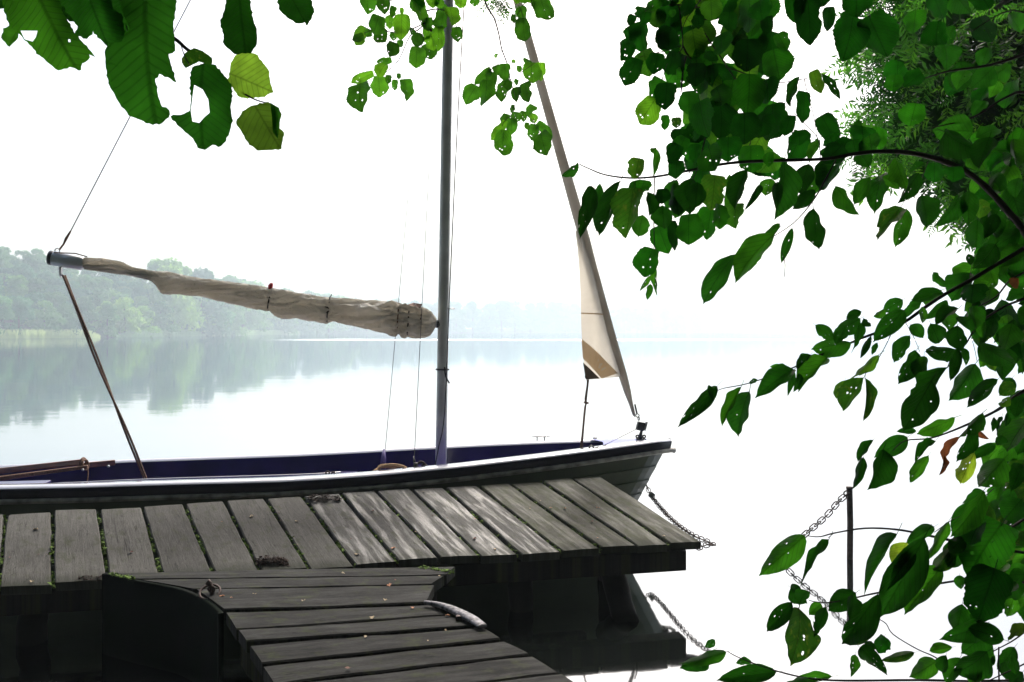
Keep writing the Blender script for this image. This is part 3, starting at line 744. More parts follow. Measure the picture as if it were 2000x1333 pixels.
for k_i in range(5):
    for q in range(4): a = k_i*4+q; b = k_i*4+(q+1) % 4; Fc.append((a, b, b+4, a+4))
mesh("bench_front", V, Fc, M_navy, boat, smooth=False)
bpl("thwart", 1.66, 1.9, -.47, .4, .565, .03, M_navy)
bpl("stern_seat", 4.42, 5.3, -.1, .4, .57, .03, M_navy)
bpl("floor", 1.2, 5.2, -.3, .3, .24, .02, M_navy)
bpl("foot_rest", 2.35, 2.6, -.3, .0, .54, .04, M_navy)
V, Fc = tube_vf([BP(4.05, .3, .585), BP(4.05, .3, .62)], [.028, .024], 14)
mesh("hatch_knob", V, Fc, M_navy, boat)
# mast
mb = AXP(861, 918); mt = AXP(876, 0); md = (mt-mb)
mtop = mb+md*(7.9-mb.z)/md.z; mfoot = mb+md*(.25-mb.z)/md.z
V = []; Fc = []
mp = [mfoot.lerp(mtop, i/10) for i in range(11)]
V, Fc = tube_vf(mp, [.041, .036], 20)
mast = mesh("mast", V, Fc, M_alu, boat)
up_ = md.normalized()
tr_off = Vector((.3, -1, 0)).normalized()
V, Fc = box_vf((mb+mtop)/2+Vector((.028, -.026, 0)), Vector((.004, 0, 0)), Vector((0, .003, 0)), (mtop-mb)/2)
mesh("mast_track", V, Fc, M_alu, mast)
def on_mast(z, off=Vector((0, 0, 0))): return mb+md*(z-mb.z)/md.z+off
V, Fc = torus_vf(on_mast(AXP(868, 722).z), up_, .045, .006)
tube_vf(smoothpath([on_mast(AXP(868, 722).z, Vector((.02, -.045, .02))), on_mast(AXP(868, 735).z, Vector((.03, -.05, -.0))), on_mast(AXP(868, 748).z, Vector((.055, -.04, 0)))], 3), .006, 6, V, Fc)
mesh("lashing", V, Fc, M_darkrope, mast)
V, Fc = tube_vf([on_mast(AXP(868, 604).z, Vector((.03, -.02, 0))), on_mast(AXP(868, 604).z, Vector((.085, -.02, .002)))], .004, 6)
mesh("mast_pin", V, Fc, M_steel, mast)
# boom
b0 = AXP(105, 505); b1 = AXP(853, 633)
bd = (b1-b0).normalized()
V, Fc = tube_vf([b0, AXP(160, 515), AXP(172, 517), b1], [.051, .049, .02, .03], 20); boom = mesh("boom", V, Fc, M_boom, boat)
V, Fc = tube_vf([b0-bd*.03, b0-bd*.026, b0+bd*.005], [.036, .049, .05], 20)
mesh("end_cap", V, Fc, M_black, boom)
V, Fc = tube_vf([b0+bd*.02, b0+bd*.055], .05, 20); mesh("boom_band", V, Fc, M_rope, boom)
V, Fc = tube_vf([b1-bd*.05, b1+bd*.035], .03, 12); mesh("gooseneck", V, Fc, M_black, boom)
# furled mainsail
TT = [(165, 504), (200, 506), (240, 513), (258, 522), (300, 531), (340, 535), (400, 545), (470, 556), (530, 566), (600, 575), (640, 582), (700, 588), (760, 592), (795, 598), (825, 603), (842, 610), (852, 622)]
TB = [(165, 527), (200, 531), (250, 538), (296, 549), (306, 558), (318, 574), (350, 574), (400, 581), (440, 590), (500, 603), (526, 607), (536, 614), (550, 621), (580, 620), (610, 626), (640, 631), (650, 627), (662, 630), (700, 638), (750, 650), (774, 655), (778, 650), (784, 656), (800, 656), (815, 659), (840, 655), (850, 640), (853, 628)]
V = []; Fc = []; NS = 420; NA = 80
ties = [528, 642, 777, 797, 820]
for i in range(NS+1):
    px = 166+(852.5-166)*i/NS
    yt = lerp_tab(TT, px); yb = lerp_tab(TB, px); c = AXP(px, (yt+yb)/2); hgt = (yb-yt)/2*c.y/F
    pin = sum(.16*math.exp(-((px-t)/5.0)**2) for t in ties)
    gat = sum(math.exp(-abs(px-t)/22.0) for t in ties)
    for k in range(NA):
        a = 2*PI*k/NA
        u = a+px*.006
        n1 = noise.noise((math.cos(u)*1.1, math.sin(u)*1.1, px*.012))*.3
        n2 = (1-abs(noise.noise((math.cos(a-px*.012)*2.2, math.sin(a-px*.012)*2.2, px*.017+9)))*3.6)*.24
        n3 = (1-abs(noise.noise((math.cos(a)*4.5, math.sin(a)*4.5, px*.02+3)))*3)*.2*gat+.10*noise.noise((math.cos(a+px*.02)*2.5, math.sin(a+px*.02)*2.5, px*.05))
        depthf = 1+n1+n2+n3-pin
        vf = depthf if abs(math.sin(a)) < .8 else 1+(n1*.3+n2*.5+n3*.4)-pin*.8
        rr = hgt
        sv = BN*math.cos(a)*rr*1.0*depthf+Vector((0, 0, 1))*math.sin(a)*rr*(1+(depthf-1)*(1-abs(math.sin(a))*.55))
        V.append(c+sv)
for i in range(NS):
    for k in range(NA): a = i*NA+k; b = i*NA+(k+1) % NA; Fc.append((a, a+NA, b+NA, b))
Fc.append(tuple(range(NA))); Fc.append(tuple(NS*NA+k for k in reversed(range(NA))))
fs = mesh("furled_mainsail", V, Fc, M_sail, boat)
for px, mt_ in ((528, M_darkrope), (642, M_darkrope), (777, M_rope), (797, M_darkrope), (820, M_rope)):
    yt = lerp_tab(TT, px); yb = lerp_tab(TB, px); c = AXP(px, (yt+yb)/2); r_ = (yb-yt)/2*c.y/F*.93
    V, Fc = torus_vf(c, bd+Vector((R.uniform(-.12, .12), 0, R.uniform(-.1, .1))), r_, .0055, n=36, m=6)
    if px == 642: tube_vf([c+Vector((.01, -.03, r_)), c+Vector((.03, -.03, r_+.03))], .004, 6, V, Fc); torus_vf(c+Vector((0, -r_, 0)), (0, 1, 0), .02, .005, V=V, Fc=Fc)
    mesh("sail_tie", V, Fc, mt_, fs)
c = AXP(530, 562); V, Fc = tube_vf([c+Vector((-.005, -.02, -.02)), c+Vector((0, -.02, .008)), c+Vector((.01, -.02, .03))], [.012, .018, .01], 8)
mesh("red_ball", V, Fc, M_red, fs)
c = AXP(812, 600); mesh("cloth_flap", [c+Vector((-.07, -.06, .01)), c+Vector((.03, -.07, -.04)), c+Vector((.05, -.03, .02)), c+Vector((-.02, 0, .03)), c+Vector((.03, -.05, -.005))], [(0, 1, 4), (0, 4, 3), (4, 2, 3), (1, 2, 4)], M_rope, fs, smooth=False)
# dog-ear of cloth at the fold
c0 = AXP(318, 573)
# topping lift
pA = AXP(116, 488); pB = AXP(138, 452); pC = AXP(372, 0)
k_ = (mtop.x-pB.x)/(pC.x-pB.x); pD = pB.lerp(pC, k_)
if pD.z > 7.85: pD = pB.lerp(pC, (7.85-pB.z)/(pC.z-pB.z))
tube("lift_rope", [pA, pA.lerp(pB, .3)+Vector((.006, 0, 0)), pA.lerp(pB, .6), pB], [.006, .006, .009, .006], M_rope, boat)
tube("topping_lift", [pB, pD], .0038, M_wire, boat, n=6)
V, Fc = torus_vf(AXP(112, 490), (0, 1, 0), .016, .004); mesh("shackle", V, Fc, M_steel, boom)
# outhaul cord
tube("outhaul", [AXP(112, 495)+Vector((0, -.04, 0)), AXP(152, 499)+Vector((0, -.03, .01)), AXP(175, 503)+Vector((0, -.03, 0))], .004, M_rope, boom, n=6)
# mainsheet
V = []; Fc = []
s0 = AXP(116, 522); s1 = AXP(121, 538); e0 = AXP(291, 946); e1 = AXP(281, 940)
tube_vf([s0, s1], .007, 8, V, Fc)
torus_vf(s0.lerp(s1, .6), (1, .3, 0), .02, .007, a=1.6, xdir=(0, 0, 1), V=V, Fc=Fc)
mesh("sheet_block", V, Fc, M_steel, boat)
def rope(name, a, b, r_, sag, mat=M_rope, tw=0, ph=0):
    pts = []
    for i in range(25):
        f = i/24; p = Vector(a).lerp(Vector(b), f)+Vector((0, 0, -sag*math.sin(PI*f)))
        if tw: p += Vector((math.cos(f*9+ph), math.sin(f*9+ph), 0))*tw
        pts.append(p)
    return tube(name, pts, r_, mat, boat, n=7)
rope("mainsheet", s1, e0, .0075, .012, tw=.006)
rope("mainsheet", s1+Vector((.012, .02, 0)), e1+Vector((.008, 0, 0)), .0075, .006, tw=.004, ph=3)

# jib on the forestay
j0 = AXP(1250, 852); j1 = AXP(1010, 0); jd = (j1-j0)
jm = j0+jd*(6.0-j0.z)/jd.z
def STY(y):
    lo, hi = -.1, 3.
    for _ in range(40):
        mid = (lo+hi)/2; p = j0+jd*mid; yy = HY+(CAM_Z-p.z)/p.y*F
        if yy > y: lo = mid
        else: hi = mid
    return j0+jd*lo
tube("forestay", [STY(815), jm], .004, M_wire, boat, n=6)
rt = [(812, 3), (790, 4), (765, 7), (735, 8.5), (690, 8), (640, 8), (580, 8.5), (520, 9), (470, 10.5), (400, 10.5), (300, 9.5), (200, 9), (100, 8.5), (0, 8), (-300, 7)]
V, Fc = tube_vf([STY(y)+Vector((-.0, 0, 0)) for y, _ in rt], [q/F*5.75 for _, q in rt], 14)
for v in V: pass
roll = mesh("rolled_jib", V, Fc, M_jibroll, boat)
def JP(x, y, bul=0):
    a = AXP(x, y); return a+BN*bul
le = [(1124, 455), (1128, 490), (1131, 530), (1134, 575), (1136, 640), (1139, 700), (1144, 742)]
def stx(y):
    p = STY(y); return 1000+p.x/p.y*F
V = []; Fc = []; uvs = []; NRW = 24; NCW = 8
for i in range(NRW+1):
    y = 452+(742-452)*i/NRW; xl = lerp_tab([(b, a) for a, b in le], y)
    yr = 452+(735-452)*i/NRW; xr = stx(yr)+1
    for k in range(NCW+1):
        f = k/NCW; x = xl+(xr-xl)*f; yy = y+(yr-y)*f
        V.append(JP(x, yy, .05*math.sin(PI*f)+.012*math.sin(f*7+i*.3)))
for i in range(NRW):
    for k in range(NCW): a = i*(NCW+1)+k; Fc.append((a, a+1, a+NCW+2, a+NCW+1))
jib = mesh("jib_sail", V, Fc, M_jib, boat)
def jq(name, pts, mat, off=-.0):
    V = []; 
    for x, y in pts:
        y0 = y; xl = lerp_tab([(b, a) for a, b in le], y); xr = stx(y); f = (x-xl)/(xr-xl)
        V.append(JP(x, y, .05*math.sin(PI*max(0, min(1, f)))+.012+.006+.004))
    return mesh(name, V, [tuple(range(len(V)))], mat, jib, smooth=False)
def jstrip(name, A, B, mat, n=8):
    V = []; Fc = []
    for i in range(n+1):
        for (xa, ya), (xb, yb) in ((A[0], A[1]), (B[0], B[1])):
            x = xa+(xb-xa)*i/n; y = ya+(yb-ya)*i/n
            xl = lerp_tab([(b, a) for a, b in le], y); xr = stx(y); f = max(0, min(1, (x-xl)/(xr-xl)))
            V.append(JP(x, y, .05*math.sin(PI*f)+.012*math.sin(f*7+(y-452)/12.08*.3)+.004))
    for i in range(n): a = i*2; Fc.append((a, a+1, a+3, a+2))
    return mesh(name, V, Fc, mat, jib, smooth=False)
jstrip("seam", ((1135, 611), (1186, 614)), ((1135, 613.5), (1186, 616.5)), M_patch)
jstrip("tan_panel", ((1136, 662), (1205, 729)), ((1138, 700), (1172, 739)), M_patch)
jstrip("corner_patch", ((1138, 708), (1168, 739)), ((1143, 741), (1150, 740.5)), M_corner)
# jib tack line, shackle
k1 = JP(1147, 737, -.0); k2 = JP(1144, 785); k3 = BP(.95, .2, .62); k3 = P(1131, 890, 5.62)
pts = [k1, JP(1147, 752), JP(1143, 780), JP(1146, 788), JP(1142, 797), P(1137, 850, 5.65), k3]
V, Fc = tube_vf(smoothpath(pts, 4), .0055, 7)
tube_vf(smoothpath([k1+Vector((.012, 0, 0)), JP(1145, 782), P(1139, 845, 5.64), k3+Vector((.02, 0, 0))], 4), .0055, 7, V, Fc)
torus_vf(JP(1145, 787), (.2, 0, 1), .013, .008, V=V, Fc=Fc)
torus_vf(JP(1146, 736), (0, 1, 0), .012, .004, V=V, Fc=Fc)
mesh("jib_sheet", V, Fc, M_rope, boat)
tube("jib_lead", [P(1160, 880, 5.5), AXP(1244, 838)], .003, M_wire, boat, n=6)
# furling block at the bow
V = []; Fc = []
fb = AXP(1251, 833)
for y in (812, 818): torus_vf(AXP(1245+(y-812)*.4, y), (0, 1, .3) if y == 812 else (1, .3, 0), .013, .004, V=V, Fc=Fc)
tube_vf([AXP(1240, 790), AXP(1244, 808)], .007, 8, V, Fc)
mesh("forestay_shackle", V, Fc, M_black, boat)
tl = Vector((.96, .1, -.25))
V, Fc = box_vf(fb, Vector((.028, .003, -.006)), Vector((-.003, .02, 0)), Vector((.008, 0, .032)))
V, Fc = V, Fc
o = bevel(mesh("furling_drum", V, Fc, M_black, boat), .006, 2)
V, Fc = box_vf(fb+Vector((.038, 0, .002)), Vector((.007, 0, -.002)), Vector((0, .022, 0)), Vector((.008, 0, .034)))
bevel(mesh("drum_cheek", V, Fc, M_steel, o), .003, 2)
V, Fc = tube_vf([AXP(1253, 842), AXP(1251, 850), AXP(1251, 858)], [.01, .014, .018], 10)
for dx in (-6, 7): torus_vf(AXP(1251+dx, 853), (0, 1, 0), .01, .006, V=V, Fc=Fc)
box_vf(AXP(1251, 858), Vector((.035, 0, 0)), Vector((0, .02, 0)), Vector((0, 0, .004)), V, Fc)
mesh("bow_fitting", V, Fc, M_black, boat)
# cam cleat on near gunwale
cc = BP(.62, bh(.62)-.02, zgun(.62, 1)+.02); cc = P(1155, 880, BP(.62, bh(.62), 0).y+.02)
V = []; Fc = []
for dx in (-.022, .022): tube_vf([cc+Vector((dx, 0, -.03)), cc+Vector((dx*.8, 0, .004))], .011, 10, V, Fc)
box_vf(cc+Vector((0, 0, .006)), Vector((.04, .005, .006)), Vector((0, .016, 0)), Vector((0, 0, .008)), V, Fc)
tube_vf([cc+Vector((-.055, 0, -.004)), cc+Vector((.055, .0, .022))], [.006, .006], 8, V, Fc)
torus_vf(cc+Vector((.0, -.01, .02)), (0, 1, 0), .014, .006, V=V, Fc=Fc)
mesh("cam_cleat", V, Fc, M_black, boat)
# horn cleat on far gunwale
hc = P(1056, 857, BP(.95, -bh(.95), 0).y)
V, Fc = tube_vf([hc+Vector((-.075, 0, .012)), hc+Vector((-.03, 0, .016)), hc+Vector((.04, 0, .017)), hc+Vector((.08, 0, .02))], [.003, .006, .006, .003], 8)
for dx in (-.028, .03): tube_vf([hc+Vector((dx, 0, -.03)), hc+Vector((dx, 0, .015))], .005, 8, V, Fc)
mesh("horn_cleat", V, Fc, M_steel, boat)
V, Fc = tube_vf([P(1162, 858, 6.1), P(1162, 854, 6.1)], [.018, .014], 10); mesh("deck_button", V, Fc, M_steel, boat)
# shrouds
top_sh = on_mast(6.3)
tube("shroud", [P(752, 884, 5.95), top_sh], .0024, M_wire, boat, n=5)
tube("shroud", [P(809, 900, 5.25), top_sh+Vector((0, -.03, 0))], .0024, M_wire, boat, n=5)
tube("shroud_strap", [P(750, 878, 5.93), P(749, 895, 5.9), P(748, 918, 5.86)], [.008, .02, .022], M_strap, boat, n=8)
V, Fc = tube_vf([P(808, 892, 5.3), P(809, 900, 5.28), P(810, 906, 5.28)], [.004, .009, .009], 8)
box_vf(P(812, 913, 5.25), Vector((.014, 0, 0)), Vector((0, .012, 0)), Vector((0, 0, .03)), V, Fc)
mesh("turnbuckle", V, Fc, M_black, boat)
V = []; Fc = []
for (x, y, r_) in ((822, 909, .026), (830, 914, .022), (838, 917, .018)): torus_vf(P(x, y, 5.3), (R.uniform(-.3, .3), 1, .3), r_, .008, V=V, Fc=Fc)
mesh("shackle_cluster", V, Fc, M_rust, boat)
# halyard crossing the mast
hp = [P(849, 915, 5.48), P(857, 872, 5.5), P(866, 830, 5.52), P(872, 740, 5.53), P(877, 600, 5.53), P(893, 250, 5.54), P(907, 0, 5.55), P(937, -530, 5.6)]
tube("halyard", smoothpath(hp, 3), .0042, M_darkrope, boat, n=6)
# coiled rope, seen over the gunwale
V = []; Fc = []
for q in range(4):
    tube_vf(smoothpath([P(728+q*3, 922, 5.2), P(745, 913-q*1.5, 5.25), P(770+q*4, 914-q, 5.28), P(785, 911+q, 5.25), P(803-q*3, 922, 5.2)], 4), .0075, 7, V, Fc)
torus_vf(P(768, 918, 5.2), (0, 1, 1), .06, .008, a=1.6, xdir=(1, 0, 0), V=V, Fc=Fc)
rp = mesh("rope_coil", V, Fc, M_tanrope, None); tag(rp, "tan rope coiled inside the boat left of the mast foot", "rope")
V = []; Fc = []
for x, y in ((640, 924), (651, 926)): torus_vf(P(x, y, 5.25), (0, 1, .2), .012, .006, V=V, Fc=Fc)
mesh("jam_cleat", V, Fc, M_rust, boat)
V, Fc = box_vf(P(562, 938, 4.93), Vector((.045, 0, .002)), Vector((0, .02, 0)), Vector((0, 0, .006))); bevel(mesh("fairlead", V, Fc, M_steel, boat), .003)
# wooden tiller and rudder spars in the stern
til = thing("tiller", "varnished wooden tiller bars lashed together in the stern at far left", "tiller", P(60, 915, 5.1))
def bar(name, a, b, w1, h1, mat=M_var, par=til):
    a, b = Vector(a), Vector(b); d = (b-a); s = Vector((d.y, -d.x, 0)).normalized()
    u = d.normalized().cross(s)
    V, Fc = box_vf((a+b)/2, d/2, s*w1, u*h1)
    return bevel(mesh(name, V, Fc, mat, par, smooth=False), .006, 3)
bar("tiller_bar", P(-140, 935, 4.95), P(160, 902.5, 5.2), .016, .019)
bar("tiller_bar", P(-140, 952, 4.9), P(172, 912, 5.15), .014, .012, M_rope)
bar("rudder_cheek", P(150, 910.5, 5.2), P(225, 903.5, 5.32), .018, .019)
bar("tiller_bar", P(-140, 958, 4.95), P(160, 914, 5.22), .012, .008)
V, Fc = torus_vf(P(163, 905, 5.18), (1, 0, .1), .032, .009); torus_vf(P(167, 908, 5.18), (1, 0, .2), .034, .007, V=V, Fc=Fc)
tube_vf(smoothpath([P(168, 909, 5.15), P(172, 922, 5.14), P(170, 945, 5.1)], 3), .004, 6, V, Fc)
mesh("lashing", V, Fc, M_rope, til)
for x, y in ((162, 918), (212, 911)):
    V, Fc = tube_vf([P(x, y, 5.12), P(x, y, 5.1)], [.009, .005], 8); mesh("screw_head", V, Fc, M_steel, til)

# ---------------------------------------------------------------- chains and stake
def link_mesh(a, t):
    V = []; n = 14
    pts = []
    for i in range(n):
        q = 2*PI*i/n; pts.append(Vector((math.cos(q)*.36+(.22 if math.cos(q) > .01 else -.22 if math.cos(q) < -.01 else 0), math.sin(q)*.34, 0))*a)
    V = []; Fc = []
    for i, p in enumerate(pts):
        tn = (pts[(i+1) % n]-pts[i-1]).normalized(); o = tn.cross(Vector((0, 0, 1)))
        for k in range(5): q = 2*PI*k/5; V.append(p+(o*math.cos(q)+Vector((0, 0, math.sin(q))))*t)
    for i in range(n):
        for k in range(5): Fc.append((i*5+k, i*5+(k+1) % 5, ((i+1) % n)*5+(k+1) % 5, ((i+1) % n)*5+k))
    me = bpy.data.meshes.new("link"); me.from_pydata([tuple(v) for v in V], [], Fc)
    me.polygons.foreach_set("use_smooth", [True]*len(me.polygons)); me.materials.append(M_rust); return me
def chain(name, lab, pts, pitch, a, t, slack=0):
    pts = smoothpath(pts, 8); root = thing(name, lab, "chain", pts[0]); me = link_mesh(a, t)
    tot = [0]
    for p, q in zip(pts, pts[1:]): tot.append(tot[-1]+(q-p).length)
    n = int(tot[-1]/pitch)
    for i in range(n+1):
        s = i*pitch; k = 0
        while k < len(tot)-2 and tot[k+1] < s: k += 1
        d = (pts[k+1]-pts[k]); p = pts[k]+d*((s-tot[k])/max(1e-9, d.length)); d.normalize()
        u = d.orthogonal().normalized(); u = (Vector((0, -1, .2))-d*Vector((0, -1, .2)).dot(d)).normalized()
        u.rotate(Matrix.Rotation((rad(12) if i % 2 else rad(95))+R.uniform(-.2, .2), 3, d)); v = u.cross(d)
        o = link("link", me, root)
        o.matrix_local = Matrix.Translation(p-Vector(root.location)) @ Matrix((d, v, u)).transposed().to_4x4()
    return root
ch1 = chain("mooring_chain", "iron chain with padlock running from the boat's stem to the jetty corner",
      [P(1264, 952, 5.84), P(1272, 968, 5.75), P(1292, 994, 5.45), P(1320, 1022, 5.1), P(1352, 1045, 4.8), P(1392, 1063, 4.58), P(1380, 1065, 4.56), P(1362, 1071, 4.52)], .030, .044, .0034)
V, Fc = box_vf(P(1273, 968, 5.7), Vector((.014, 0, -.012)), Vector((0, .01, 0)), Vector((.014, 0, .017)))
bevel(mesh("padlock", V, Fc, M_steel, ch1), .005, 2)
st = P(1660, 1092, 5.39); st.z = 0; sp = P(1659, 952, 5.39)
stake = thing("mooring_stake", "thin metal stake standing in the water at right with a chain at its top", "stake", st)
tube("pipe", [Vector((st.x, st.y, -.5)), Vector((st.x, st.y, 0)), sp.lerp(st, .5)+Vector((.004, 0, 0)), sp], .0205, M_rust, stake, n=14)
V, Fc = tube_vf([sp-Vector((0, 0, .012)), sp+Vector((0, 0, .003))], .0225, 14); mesh("cap", V, Fc, M_rust, stake)
V, Fc = torus_vf(sp+Vector((-.03, -.02, -.04)), (0, 1, 0), .018, .005); mesh("ring", V, Fc, M_rust, stake)
chain("stake_chain", "slack chain hanging from the stake's top down into the water", [sp+Vector((-.03, -.02, -.05)), P(1640, 978, 5.37), P(1612, 1010, 5.36), P(1575, 1042, 5.36), P(1545, 1068, 5.37), P(1520, 1092, 5.4)], .036, .052, .0042)

# ---------------------------------------------------------------- small litter on the boards
def dryleaf_mesh(seed):
    r = random.Random(seed); V = []; Fc = []
    n = 9
    V.append(Vector((0, 0, .1)))
    for i in range(n):
        a = 2*PI*i/n; q = r.uniform(.6, 1.1)*(1 if i % 2 else .75); V.append(Vector((math.cos(a)*q, math.sin(a)*q*.65, r.uniform(0, .75))))
    for i in range(n): Fc.append((0, 1+i, 1+(i+1) % n))
    me = bpy.data.meshes.new("dry_leaf"); me.from_pydata([tuple(v) for v in V], [], Fc); return me
mats = [M_dry1, M_dry2, M_dry3]
dl = []
for mi in range(3):
    for s in range(3):
        me = dryleaf_mesh(s*7+mi); me.materials.append(mats[mi]); dl.append(me)
cname = ["dark brown", "pale", "orange"]
DL = [(70, 1035, 1, 8, 'd'), (130, 1049, 0, 4, 'd'), (20, 1090, 0, 4.5, 'd'), (75, 1084, 0, 3, 'd'), (62, 1137, 1, 7, 'd'), (256, 1080, 0, 7, 'd'), (93, 1084, 1, 3, 'd'), (492, 1010, 1, 9, 'd'), (579, 1019, 1, 4, 'd'), (728, 999, 0, 5, 'd'), (768, 1072, 2, 8, 'd'),
      (697, 1084, 1, 6, 'd'), (927, 1053, 0, 6, 'd'), (967, 1074, 1, 6, 'd'), (1156, 1020, 0, 6, 'd'), (1168, 993, 2, 5, 'd'), (1075, 993, 2, 4.5, 'd'), (1103, 994, 2, 5, 'd'), (1055, 979, 1, 4, 'd'), (1296, 1048, 1, 5, 'd'), (812, 1040, 1, 3.5, 'd'), (845, 1008, 0, 3, 'd'), (1142, 973, 1, 4, 'd'), (1193, 1018, 1, 4, 'd'), (1035, 994, 1, 3, 'd'), (820, 1028, 0, 3, 'd'), (828, 961, 1, 3, 'd'), (760, 1144, 2, 8, 'w'), (772, 1133, 0, 5, 'w'), (670, 1120, 1, 5, 'w'), (858, 1125, 1, 4, 'w'),
      (752, 1172, 1, 7, 'w'), (806, 1188, 2, 8, 'w'), (727, 1207, 1, 8, 'w'), (714, 1245, 1, 8, 'w'), (680, 1306, 0, 9, 'w'), (434, 1165, 2, 7, 'w'), (452, 1168, 2, 5, 'w'), (497, 1161, 1, 6, 'w'), (592, 1174, 1, 7, 'w'), (836, 1252, 1, 4, 'w'), (874, 1203, 2, 8, 'w'), (870, 1231, 1, 4, 'w')]
rr_ = random.Random(99)
for _ in range(26):
    fx = rr_.random(); DL.append((60+1180*fx+40*rr_.random(), rr_.uniform(1000, 1085)-25*fx, rr_.choice((0, 0, 1, 2)), rr_.uniform(1.6, 3.4), 'd'))
where = {'d': "jetty planks", 'w': "walkway boards"}
for i, (x, y, c_, s, wh) in enumerate(DL):
    p = DK(x, y)+UP*.002 if wh == 'd' else G(x, y, ZW+.004)
    o = link("fallen_leaf", dl[c_*3+i % 3]); o.location = p; q = s/F*p.y
    o.scale = (q, q, q*.55); o.rotation_euler = (0, 0, R.uniform(0, 6.28))
    side = "left half" if x < 420 else "middle" if x < 950 else "right end"
    tag(o, "small curled %s fallen leaf lying on the %s of the %s" % (cname[c_], side, where[wh]), "fallen leaf", "fallen leaves on the %s, %s %s" % (where[wh], side, cname[c_]))
def litter(name, lab, poly, n, mat, size, seed, fn, hgt=.02):
    r = random.Random(seed); V = []; Fc = []
    (x0, y0), (x1, y1) = poly
    for i in range(n):
        fx = r.random(); x = x0+(x1-x0)*fx; y = y0+(y1-y0)*r.random()
        p = fn(x, y)+Vector((0, 0, r.uniform(0, hgt*math.sin(PI*fx)))); s = size*r.uniform(.4, 1.2); k = len(V)
        for _ in range(4): V.append(p+Vector((r.gauss(0, s), r.gauss(0, s), abs(r.gauss(0, s*.6)))))
        Fc += [(k, k+1, k+2), (k, k+2, k+3), (k, k+3, k+1)]
    o = mesh(name, V, Fc, mat, None, smooth=False, kind='stuff'); return tag(o, lab, "leaf litter")
litter("leaf_litter", "dark rotten litter heaped on the jetty edge by the walkway", ((500, 1094), (562, 1106)), 420, M_debris, .008, 3, DK, .03)
litter("leaf_litter", "dark litter strip on the jetty plank beside the boat", ((600, 971), (664, 981)), 260, M_debris, .008, 4, DK, .02)
litter("leaf_litter", "dark crumbs on the jetty edge at the left end of the walkway", ((150, 1128), (206, 1137)), 120, M_debris, .006, 5, DK, .012)
# moss in the gaps of the jetty planks
V = []; Fc = []; r = random.Random(5)
for i in range(len(DP)-1):
    a0 = DP[i][1]; a1 = DP[i][3]; b0_ = DP[i+1][0]; b1_ = DP[i+1][2]
    dens = 260 if i < 9 else 150
    for k in range(dens):
        f = r.random()**.8; g = r.uniform(.05, .95)
        if noise.noise((i*3.1, f*6, 0)) < -.12: continue
        x = (a0[0]+(a1[0]-a0[0])*f)*(1-g)+(b0_[0]+(b1_[0]-b0_[0])*f)*g; y = (a0[1]+(a1[1]-a0[1])*f)*(1-g)+(b0_[1]+(b1_[1]-b0_[1])*f)*g
        p = DK(x, y)-UP*r.uniform(.002, .026); s = r.uniform(.003, .0095); q = len(V)
        for _ in range(4): V.append(p+Vector((r.gauss(0, s), r.gauss(0, s), r.gauss(0, s*.7))))
        Fc += [(q, q+1, q+2), (q, q+2, q+3), (q, q+3, q+1), (q+1, q+3, q+2)]
mesh("gap_moss", V, Fc, M_moss, jetty, smooth=False, kind='stuff')
V = []; Fc = []
for (x0, y0, x1, y1, nn_) in ((214, 1121, 262, 1130, 160), (820, 1108, 886, 1118, 200)):
    for k in range(nn_):
        f = r.random(); p = G(x0+(x1-x0)*f, y0+(y1-y0)*f+r.uniform(-2, 2), ZW)+Vector((0, 0, r.uniform(-.004, .006))); s = r.uniform(.003, .008); q = len(V)
        for _ in range(4): V.append(p+Vector((r.gauss(0, s), r.gauss(0, s), r.gauss(0, s*.4))))
        Fc += [(q, q+1, q+2), (q, q+2, q+3), (q, q+3, q+1)]
mesh("edge_moss", V, Fc, M_moss, walk, smooth=False, kind='stuff')

